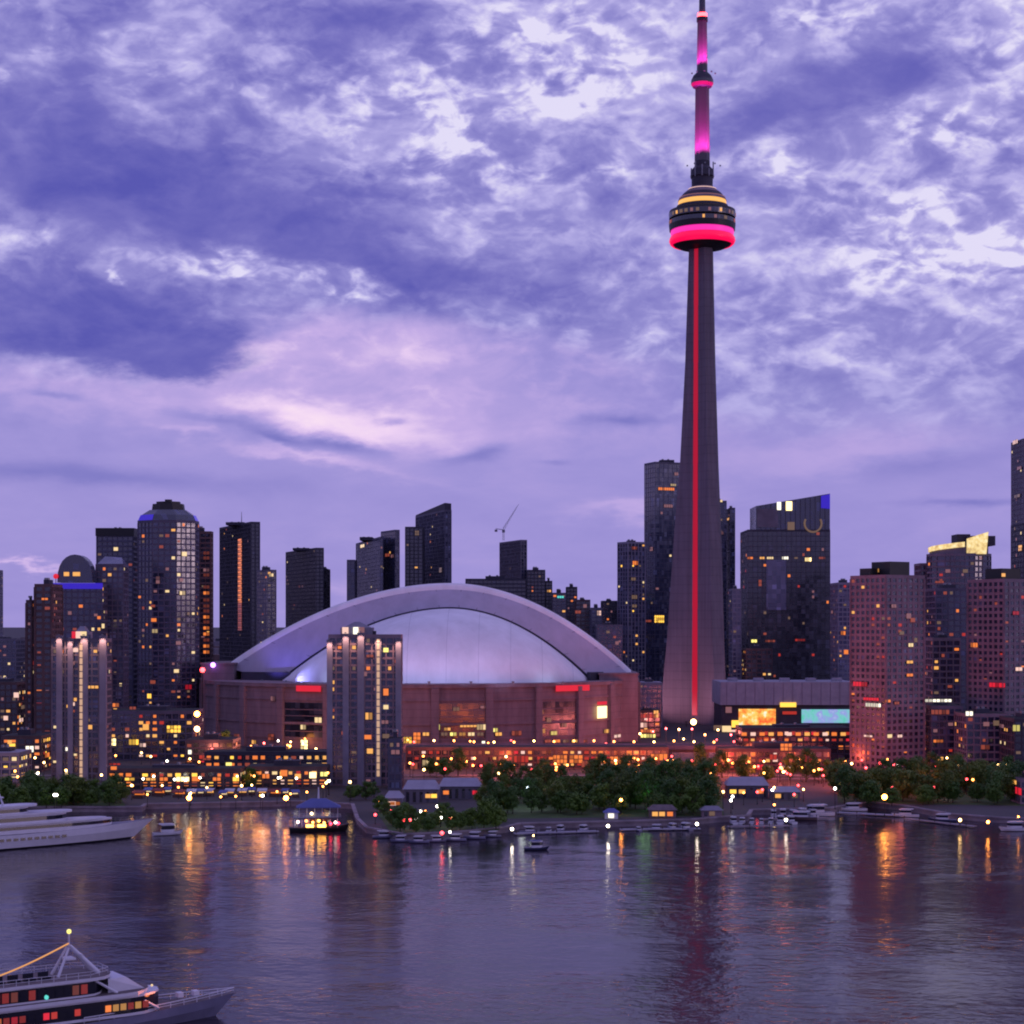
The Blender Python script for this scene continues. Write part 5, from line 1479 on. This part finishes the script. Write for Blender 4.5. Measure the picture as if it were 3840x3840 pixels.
def dock(label, u0, v0, u1, v1, w, z=.7, m='quay'):
    Y0, Y1 = PY(v0, z), PY(v1, z)
    p, q_ = Vector((PX(u0, Y0), Y0)), Vector((PX(u1, Y1), Y1))
    t = (q_ - p).normalized(); L = (q_ - p).length
    r = thing('dock', label, 'dock', ((p.x + q_.x) / 2, (p.y + q_.y) / 2, 0), math.atan2(t.y, t.x))
    b = MB(); b.box(-L / 2, L / 2, -w / 2, w / 2, z - .35, z)
    b.build('deck', M['roof_pale'] if m == 'pale' else M['quay'], r)
    k = -L / 2 + .5
    while k < L / 2:
        b = MB(); b.tube((k, -w / 2 + .2, -1), (k, -w / 2 + .2, z + .9), .16, n=6); b.build('pile', M['bark'], r); k += 7
    return r


dock('pale floating dock in front of the central quay, left part', 514, 833, 598, 830.5, 2.4, m='pale')
dock('pale floating dock in front of the central quay, right part', 620, 829, 700, 828, 2.4, m='pale')
dock('grey finger dock of the right marina nearest the harbour', 728, 826, 790, 825, 2.2)
dock('grey dock of the right marina behind the moored motorboats', 760, 819, 828, 817, 2.2)
dock('pale dock running to the right past the orange lamp', 838, 812, 900, 815, 3.0, m='pale')
dock('dark dock along the far right quay', 905, 818, 975, 826, 2.2)


# ------------------------------------------------------------------ boats
def hull_mesh(L, B, Hs, Hb, mats, boot=.35, rake=.10, fine=2.6):
    """lofted hull: stern at x = -L/2, bow at x = +L/2, waterline z = 0"""
    b = MB(); rows = []
    N_ = 22
    for j in range(N_ + 1):
        t = j / N_
        bw = B / 2 * (1 - max(0, (t - .35) / .65) ** fine) * (.86 + .14 * min(1, t / .2))
        bw = max(bw, .03)
        zt = Hs + (Hb - Hs) * max(0, (t - .3) / .7) ** 2
        x = -L / 2 + L * t
        sh = rake * L * max(0, (t - .55) / .45) ** 2
        prof_ = [(bw, zt, 0), (bw * .98, zt * .6, -sh * .35), (bw * .90 * (1 - .5 * t ** 3), boot, -sh * .75), (bw * .82 * (1 - .6 * t ** 3), 0, -sh * .9), (bw * .5 * (1 - .6 * t ** 3), -.8, -sh)]
        rows.append([(x + o_, -y, z) for y, z, o_ in prof_] + [(x + o_, y, z) for y, z, o_ in reversed(prof_)])
    i = 0
    for r in rows: b.v += r
    W_ = 10
    for j in range(N_):
        for k in range(W_ - 1):
            a = j * W_ + k
            b.f.append((a, a + W_, a + W_ + 1, a + 1)); b.m.append(1 if k in (2, 3, 4, 5, 6) else 0)
        b.f.append((j * W_, j * W_ + W_ - 1, (j + 1) * W_ + W_ - 1, (j + 1) * W_)); b.m.append(2)
    b.f.append(tuple(range(W_ - 1, -1, -1))); b.m.append(0)
    b.f.append(tuple(N_ * W_ + k for k in range(W_))); b.m.append(0)
    return b, rows


def outline(x0, x1, w, nose=.3, n=8, w1=None):
    """deckhouse plan: square aft, rounded forward"""
    xr = x1 - (x1 - x0) * nose
    pts_ = [(x0, -w / 2), (xr, -w / 2)]
    for k in range(1, n):
        a = -math.pi / 2 + math.pi * k / n
        pts_.append((xr + (x1 - xr) * math.cos(a), w / 2 * math.sin(a)))
    pts_ += [(xr, w / 2), (x0, w / 2)]
    return pts_


def house(b, pl, z0, z1, wall=0, win=None, wz=(.3, .75), back=0.0):
    """a deckhouse storey: wall, a continuous window band, and a roof slab"""
    hh_ = z1 - z0
    b.prism(pl, z0, z0 + hh_ * wz[0], wall)
    b.prism(offset(pl, -.06), z0 + hh_ * wz[0], z0 + hh_ * wz[1], win if win is not None else wall)
    b.prism(pl, z0 + hh_ * wz[1], z1, wall, bottom=True)


def rail(b, path, z0, z1, step=1.5, r=.04, m=0):
    for p, q_ in zip(path[:-1], path[1:]):
        p, q_ = Vector(p), Vector(q_)
        L = (q_ - p).length; nn = max(1, int(L / step))
        for h_ in (z1, (z0 + z1) / 2): b.tube((p.x, p.y, h_), (q_.x, q_.y, h_), r, n=4, m=m)
        for k in range(nn + 1):
            c = p.lerp(q_, k / nn); b.tube((c.x, c.y, z0), (c.x, c.y, z1), r, n=4, m=m)


# tour ship in the lower left corner
ds = Vector((.83, .56)).normalized()
bow = Vector((-50.0, 322.0)); SL = 60.0
cen = bow - ds * (SL / 2)
ship = thing('tour_ship', 'large cruise ship with red lit windows and a string of yellow lights, lower left', 'ship', (cen.x, cen.y, -.6), math.atan2(ds.y, ds.x))
hb, hr_ = hull_mesh(SL, 11.5, 3.4, 4.3, None, .4, .09, 2.3)
hb.build('hull', [M['grey_hull'], M['black'], M['wood']], ship, smooth=False)
bx = lambda s_: SL / 2 - s_
b = MB()
for sgn in (-1, 1):
    path = [(hr_[j][0][0] - .3, sgn * abs(hr_[j][0][1]) * .96) for j in range(11, 23)]
    for j in range(11):
        (x0, y0), (x1, y1) = path[j], path[j + 1]
        z0, z1 = hr_[j + 11][0][2], hr_[j + 12][0][2]
        b.tube((x0, y0, z0 + .95), (x1, y1, z1 + .95), .10, n=6)
        b.tube((x0, y0, z0 + .5), (x1, y1, z1 + .5), .06, n=5)
        b.tube((x0, y0, z0), (x0, y0, z0 + .95), .07, n=5)
b.build('rail', M['white'], ship)
pl1 = outline(-SL / 2 + 2, bx(15), 10.2, .16)
b = MB(); house(b, pl1, 3.7, 7.1, 0, 1, (.14, .90)); ldh = b.build('lower_deckhouse', [M['white'], M['tint']], ship)
for k in range(26):
    x = bx(19.2) - k * 1.35
    if 27.2 < bx(0) - x < 31: continue
    b = MB(); b.box(x - .5, x + .5, -5.16, -4.95, 4.85, 5.95)
    b.build('window', M[rnd.choice(('lit_orange', 'tint', 'low_amber', 'low_blood', 'tint')) if k < 7 else rnd.choice(('lit_red', 'lit_blood', 'low_blood', 'tint', 'low_red', 'tint', 'low_orange'))], ldh)
b = MB(); b.prism(outline(-SL / 2 + 1, bx(17), 11.0, .14), 7.12, 7.75, 0, 1, bottom=True); b.build('deck', [M['white'], M['wood']], ship)
pl2 = outline(-SL / 2 + 6, bx(25.5), 9.2, .14)
b = MB(); house(b, pl2, 7.77, 10.4, 0, 1, (.12, .92)); udh = b.build('upper_deckhouse', [M['white'], M['tint']], ship)
for k in range(18):
    x = bx(30) - k * 1.5
    b = MB(); b.box(x - .55, x + .55, -4.66, -4.45, 8.3, 9.9)
    b.build('window', M[rnd.choice(('tint', 'low_ember', 'tint', 'tint', 'low_blood'))], udh)
b = MB()
w0, w1 = bx(25.4), bx(18.6)
for sy in (-1, 1): b.face([(w0, sy * 3.6, 7.78), (w1, sy * 3.0, 7.78), (w1 - 3.4, sy * 3.0, 10.1), (w0, sy * 3.6, 10.1)][::sy])
b.face([(w1, -3.0, 7.78), (w1, 3.0, 7.78), (w1 - .9, 3.0, 8.5), (w1 - .9, -3.0, 8.5)]); b.face([(w1 - .9, -3.0, 8.5), (w1 - .9, 3.0, 8.5), (w1 - 2.9, 3.0, 9.75), (w1 - 2.9, -3.0, 9.75)], 1)
b.face([(w1 - 2.9, -3.0, 9.75), (w1 - 2.9, 3.0, 9.75), (w1 - 3.4, 3.0, 10.1), (w1 - 3.4, -3.0, 10.1)]); b.face([(w1 - 3.4, -3.0, 10.1), (w1 - 3.4, 3.0, 10.1), (w0, 3.6, 10.1), (w0, -3.6, 10.1)])
b.build('wheelhouse', [M['white'], M['tint']], ship)
for sy in (-4.6, 4.6):
    for s_ in (16.5, 21.5):
        b = MB(); b.tube((bx(s_), sy * .92, 4.2), (bx(s_ + 5), sy, 7.4), .26, .2, 6); b.build('brace', M['white'], ship)
    b = MB(); b.tube((bx(24), sy * .9, 7.7), (bx(28.5), sy * .98, 10.6), .26, .2, 6); b.build('brace', M['white'], ship)
b = MB(); b.prism(outline(-SL / 2 + 3, bx(24), 10.2, .12), 10.42, 10.95, 0, 1, bottom=True); b.build('deck', [M['white'], M['wood']], ship)
b = MB(); rail(b, [(-SL / 2 + 3.3, -4.9), (bx(29), -4.9), (bx(25), -2.5), (bx(25), 2.5), (bx(29), 4.9), (-SL / 2 + 3.3, 4.9)], 10.95, 12.0, 2.0, .05); b.build('rail', M['white'], ship)
b = MB()
for sy in (-1.6, 1.6):
    b.tube((bx(26.3), sy, 10.95), (bx(31), sy * .3, 16.0), .42, .26, 8); b.tube((bx(33.5), sy, 10.95), (bx(31.2), sy * .3, 15.6), .28, .2, 8)
b.box(bx(32), bx(30.2), -1.2, 1.2, 13.6, 13.9); b.tube((bx(31), 0, 15.8), (bx(31), 0, 18.3), .14, n=6); b.box(bx(29.5), bx(29.1), -1.5, 1.5, 14.2, 14.5)
b.build('mast', M['white'], ship)
b = MB(); b.ball((bx(31), 0, 18.3), .42); b.build('mast_lamp', M['lit_yellow'], ship)
b = MB()
p0, p1 = Vector((bx(31), 0, 16.3)), Vector((bx(55), 0, 10.2))
pr_ = p0
for k in range(1, 49):
    f_ = k / 48
    p = p0.lerp(p1, f_) - Vector((0, 0, 1.2 * math.sin(math.pi * f_)))
    b.tube(pr_, p, .15, n=6); pr_ = p
b.build('light_string', mat('string lights', (.2, .1, .05), .4, emit=(1.0, .44, .12), strength=.75), ship)
for k in range(6):
    b = MB(); x = bx(36) - k * 2.6
    b.box(x - .9, x + .9, -2.8, -1.2, 10.96, 11.5, 0); b.box(x - .9, x + .9, -1.35, -1.2, 11.5, 12.2, 0); b.build('bench', M['tint'], ship)
for (s_, key) in ((8, 'pinkw'), (11, 'rose')):
    b = MB(); b.box(bx(s_) - .5, bx(s_) + .5, -1.2, .2, 4.9, 5.7); b.build('deck_locker', M['white'], ship)
b = MB(); b.ball((bx(36.5), -4.3, 8.5), .5); b.build('deck_lamp', M['lit_cyan'], ship)
b = MB(); b.ball((bx(17), -2.5, 7.95), .22); b.build('deck_lamp', M['lit_cream'], ship)
sp_ = bpy.data.lights.new('deck_glow', 'POINT'); sp_.energy = 160; sp_.color = (1, .25, .08); sp_.shadow_soft_size = .5
link('deck_glow', sp_, ship, (bx(17), -4.8, 6.6))

# white yacht at the left
dsy = Vector((.78, .62)).normalized()
bow = Vector((-119.0, 592.0)); SL = 72.0
cen = bow - dsy * (SL / 2)
ya = thing('motor_yacht', 'long white motor yacht with three stepped decks moored at the left', 'yacht', (cen.x, cen.y, 0), math.atan2(dsy.y, dsy.x))
hb, hr_ = hull_mesh(SL, 11, 4.6, 6.0, None, .5, .13, 2.4)
hul = hb.build('hull', [M['white'], M['black'], M['conc_lav']], ya)
bx = lambda s_: SL / 2 - s_
for k in range(14):
    x = bx(34) - k * 2.3
    b = MB(); b.box(x - .75, x + .75, -5.52, -5.30, 2.7, 3.5); b.build('porthole', M['tint'], hul)
b = MB(); house(b, outline(-SL / 2 + 4, bx(15), 9.0, .30), 4.7, 7.4, 0, 1, (.45, .82)); b.prism(outline(-SL / 2 + 2, bx(17), 9.8, .25), 7.42, 7.8, 0, bottom=True); b.build('main_deckhouse', [M['white'], M['tint']], ya)
b = MB(); house(b, outline(-SL / 2 + 8, bx(31), 8.0, .25), 7.82, 10.3, 0, 1, (.25, .75)); b.prism(outline(-SL / 2 + 6, bx(29), 8.8, .25), 10.32, 10.9, 0, bottom=True); b.build('upper_deckhouse', [M['white'], M['tint']], ya)
b = MB(); house(b, outline(-SL / 2 + 12, bx(44), 6.6, .25), 10.92, 12.9, 0, 1, (.2, .75)); b.prism(outline(-SL / 2 + 10, bx(41), 7.4, .25), 12.92, 13.5, 0, bottom=True); b.build('bridge', [M['white'], M['tint']], ya)
b = MB(); rail(b, [(bx(14), -3.6), (bx(7), -2.2), (bx(2), -.5)], 5.6, 6.7, 1.6, .05); rail(b, [(bx(14), 3.6), (bx(7), 2.2), (bx(2), .5)], 5.6, 6.7, 1.6, .05); b.build('rail', M['steel'], ya)
b = MB(); b.tube((bx(52), 0, 13.5), (bx(54), 0, 19), .35, .15); b.box(bx(53.6), bx(52.6), -2, 2, 16, 16.3); b.build('mast', M['white'], ya)


def cruiser(name, label, loc, rz, L, hullm='white', roof='white', lamp_key=None, group=None, cab=2.0):
    t = thing(name, label, 'boat', (loc[0], loc[1], 0), rz, group)
    hb, hr_ = hull_mesh(L, L * .32, L * .10, L * .15, None, .15, .12, 2.2)
    hb.build('hull', [M[hullm], M['black'], M['conc_lav']], t)
    z = L * .105
    b = MB(); house(b, outline(-L * .22, L * .22, L * .24, .4), z, z + cab, 0, 1, (.35, .85)); cb_ = b.build('cabin', [M['white'], M['tint']], t)
    b = MB(); b.prism(outline(-L * .3, L * .16, L * .25, .3), z + cab + .02, z + cab + .2, 0, bottom=True); b.build('roof', M[roof], cb_)
    b = MB(); rail(b, [(L * .2, -L * .12), (L * .40, -L * .05), (L * .46, 0), (L * .40, L * .05), (L * .2, L * .12)], L * .12, L * .12 + .8, 1.0, .04); b.build('rail', M['steel'], t)
    b = MB(); b.tube((-L * .1, 0, z + cab + .2), (-L * .14, 0, z + cab + 1.6), .07, n=6); ms_ = b.build('mast', M['steel'], t)
    if lamp_key:
        b = MB(); b.ball((-L * .14, 0, z + cab + 1.7), .28); b.build('mast_lamp', M['lamp_' + lamp_key], ms_)
    return t


at = lambda u, v: (PX(u, PY(v)), PY(v))
cruiser('cabin_cruiser', 'small white cabin cruiser beside the bow of the white yacht', at(168, 835), R(20), 10, 'white', 'white', cab=2.6)
cruiser('motorboat', 'small dark hulled motorboat alone on the open water', at(537, 850), R(8), 8.0, 'navy_hull', 'canvas_blue', 'warm', cab=2.0)
cruiser('cabin_cruiser', 'white and orange boat cut by the right edge of the picture', at(1014, 831), R(186), 11, 'white', 'canvas_white', 'orange', cab=2.0)
cruiser('cabin_cruiser', 'larger white cruiser with a high cabin moored right of the marina', at(815, 816), R(190), 14, 'white', 'white', None, cab=2.6)
cruiser('cabin_cruiser', 'white cruiser with a dark red hull in front of the larger cruiser', at(800, 820), R(175), 12, 'conc_brown', 'white', None, cab=1.8)
cruiser('cabin_cruiser', 'white cruiser at the quay left of the brightest orange lamp', at(852, 811), R(184), 11, 'white', 'white', cab=1.8)
cruiser('cabin_cruiser', 'white cruiser at the quay right of the brightest orange lamp', at(905, 817), R(170), 10, 'white', 'white', cab=1.8)
cruiser('cabin_cruiser', 'blue hulled cruiser at the right quay near the yellow low lamp', at(942, 822), R(165), 10, 'navy_hull', 'white', cab=1.8)
m0 = cruiser('motorboat', 'small white motorboat moored in a row at the right marina docks', at(733, 823.5), R(96), 7.5, 'white', 'canvas_white', None, 'motorboats in the right marina', 1.5)
for k in range(1, 12):
    c = copy_tree(m0)
    u, v = (733 + 9.5 * k, 823.5 - .05 * k) if k < 7 else (764 + 9.5 * (k - 6), 816.5)
    x, y = at(u, v); c.location = (x, y, 0); c.rotation_euler[2] = R(90 + rnd.uniform(-22, 22)); c.scale = [rnd.uniform(.65, 1.3)] * 3
m1 = cruiser('motorboat', 'small covered boat tied up along the pale central dock', at(530, 833), R(4), 7.0, 'grey_hull', 'canvas_white', None, 'boats at the central dock', 1.4)
for k, u in enumerate((546, 563, 580, 634, 652, 668, 684)):
    c = copy_tree(m1); x, y = at(u + rnd.uniform(-5, 5), 832.5 - .02 * (u - 530) + rnd.uniform(-.6, .8)); c.location = (x, y, 0); c.rotation_euler[2] = R(rnd.choice((3, 183, 60, 120)) + rnd.uniform(-12, 12)); c.scale = [rnd.uniform(.65, 1.25)] * 3

for k, u in enumerate((384, 400, 418, 437, 455, 474, 492)):
    c = copy_tree(m1); x, y = at(u, (838, 842, 843, 842, 841, 839, 837)[k]); c.location = (x, y, 0); c.rotation_euler[2] = R(rnd.choice((3, 183)) + rnd.uniform(-6, 6)); c.scale = [rnd.uniform(.8, 1.15)] * 3
    c['label'] = 'small covered boat tied up along the rounded central pier'; c['group'] = 'boats at the central pier'

# lit tour boat beside the left quay
tb = thing('tour_boat', 'two deck tour boat with a blue canopy and orange deck lights by the left quay', 'boat', (PX(320, 606), 606, 0), R(6))
hb, hr_ = hull_mesh(20.5, 6.2, 1.6, 2.6, None, .3, .08, 2.2)
hb.build('hull', [M['black'], M['black'], M['wood']], tb)
b = MB()
for k in range(7):
    for sy in (-2.7, 2.7): b.tube((-8.5 + 2.4 * k, sy, 1.6), (-8.5 + 2.4 * k, sy, 4.6), .09, n=6)
b.build('post', M['white'], tb)
b = MB(); b.prism(outline(-9, 7.2, 6.0, .2), 4.6, 4.85, 0, bottom=True); b.build('deck', M['navy_hull'], tb)
b = MB(); house(b, outline(-3.5, 4, 3.6, .3), 1.7, 4.55, 0, 1, (.3, .8)); b.build('cabin', [M['conc_brown'], M['tint']], tb)
b = MB(); rail(b, [(-8.8, -2.9), (4.5, -2.9), (7, 0), (4.5, 2.9), (-8.8, 2.9)], 4.85, 5.8, 1.6, .06); b.build('rail', M['white'], tb)
b = MB()
for k in range(6):
    for sy in (-2.3, 2.3): b.tube((-7 + 2.6 * k, sy, 4.85), (-7 + 2.6 * k, sy, 8.2), .08, n=6)
b.build('post', M['white'], tb)
b = MB(); b.prism([(-8, -3), (7, -3), (7, 3), (-8, 3)], 8.2, 8.5, 0, bottom=True); b.prism([(-8, -3), (7, -3), (7, 3), (-8, 3)], 8.5, 11.2, 0, poly1=[(-3, -.5), (2, -.5), (2, .5), (-3, .5)]); b.build('canopy', M['canvas_blue'], tb)
b = MB(); b.tube((-.5, 0, 11), (-.5, 0, 15), .35, .2, 8); b.build('mast', M['white'], tb)
for k, (x, z, key) in enumerate([(-7.4, 3.6, 'pinkw'), (-4.6, 3.9, 'orange'), (-2.4, 3.4, 'orange'), (-.4, 3.9, 'gold'), (1.4, 3.2, 'orange'), (3.6, 2.9, 'red'), (5.2, 3.3, 'pinkw'), (6.2, 3.0, 'red'), (-2.8, 6.4, 'cream')]):
    b = MB(); b.ball((x, -3.0, z), .48, n=8); b.build('deck_lamp', lamp_mat('deck lamp', tuple(M['lit_' + key].node_tree.nodes['Principled BSDF'].inputs['Emission Color'].default_value)[:3], 9), tb)
for (x, w, key) in ((-3.4, 2.6, 'gold'), (.6, 2.8, 'gold')):
    b = MB(); b.box(x - w / 2, x + w / 2, -3.12, -3.0, 1.75, 2.7); b.build('light_panel', lamp_mat('deck light panel', (1.0, .40, .05), 9), tb)
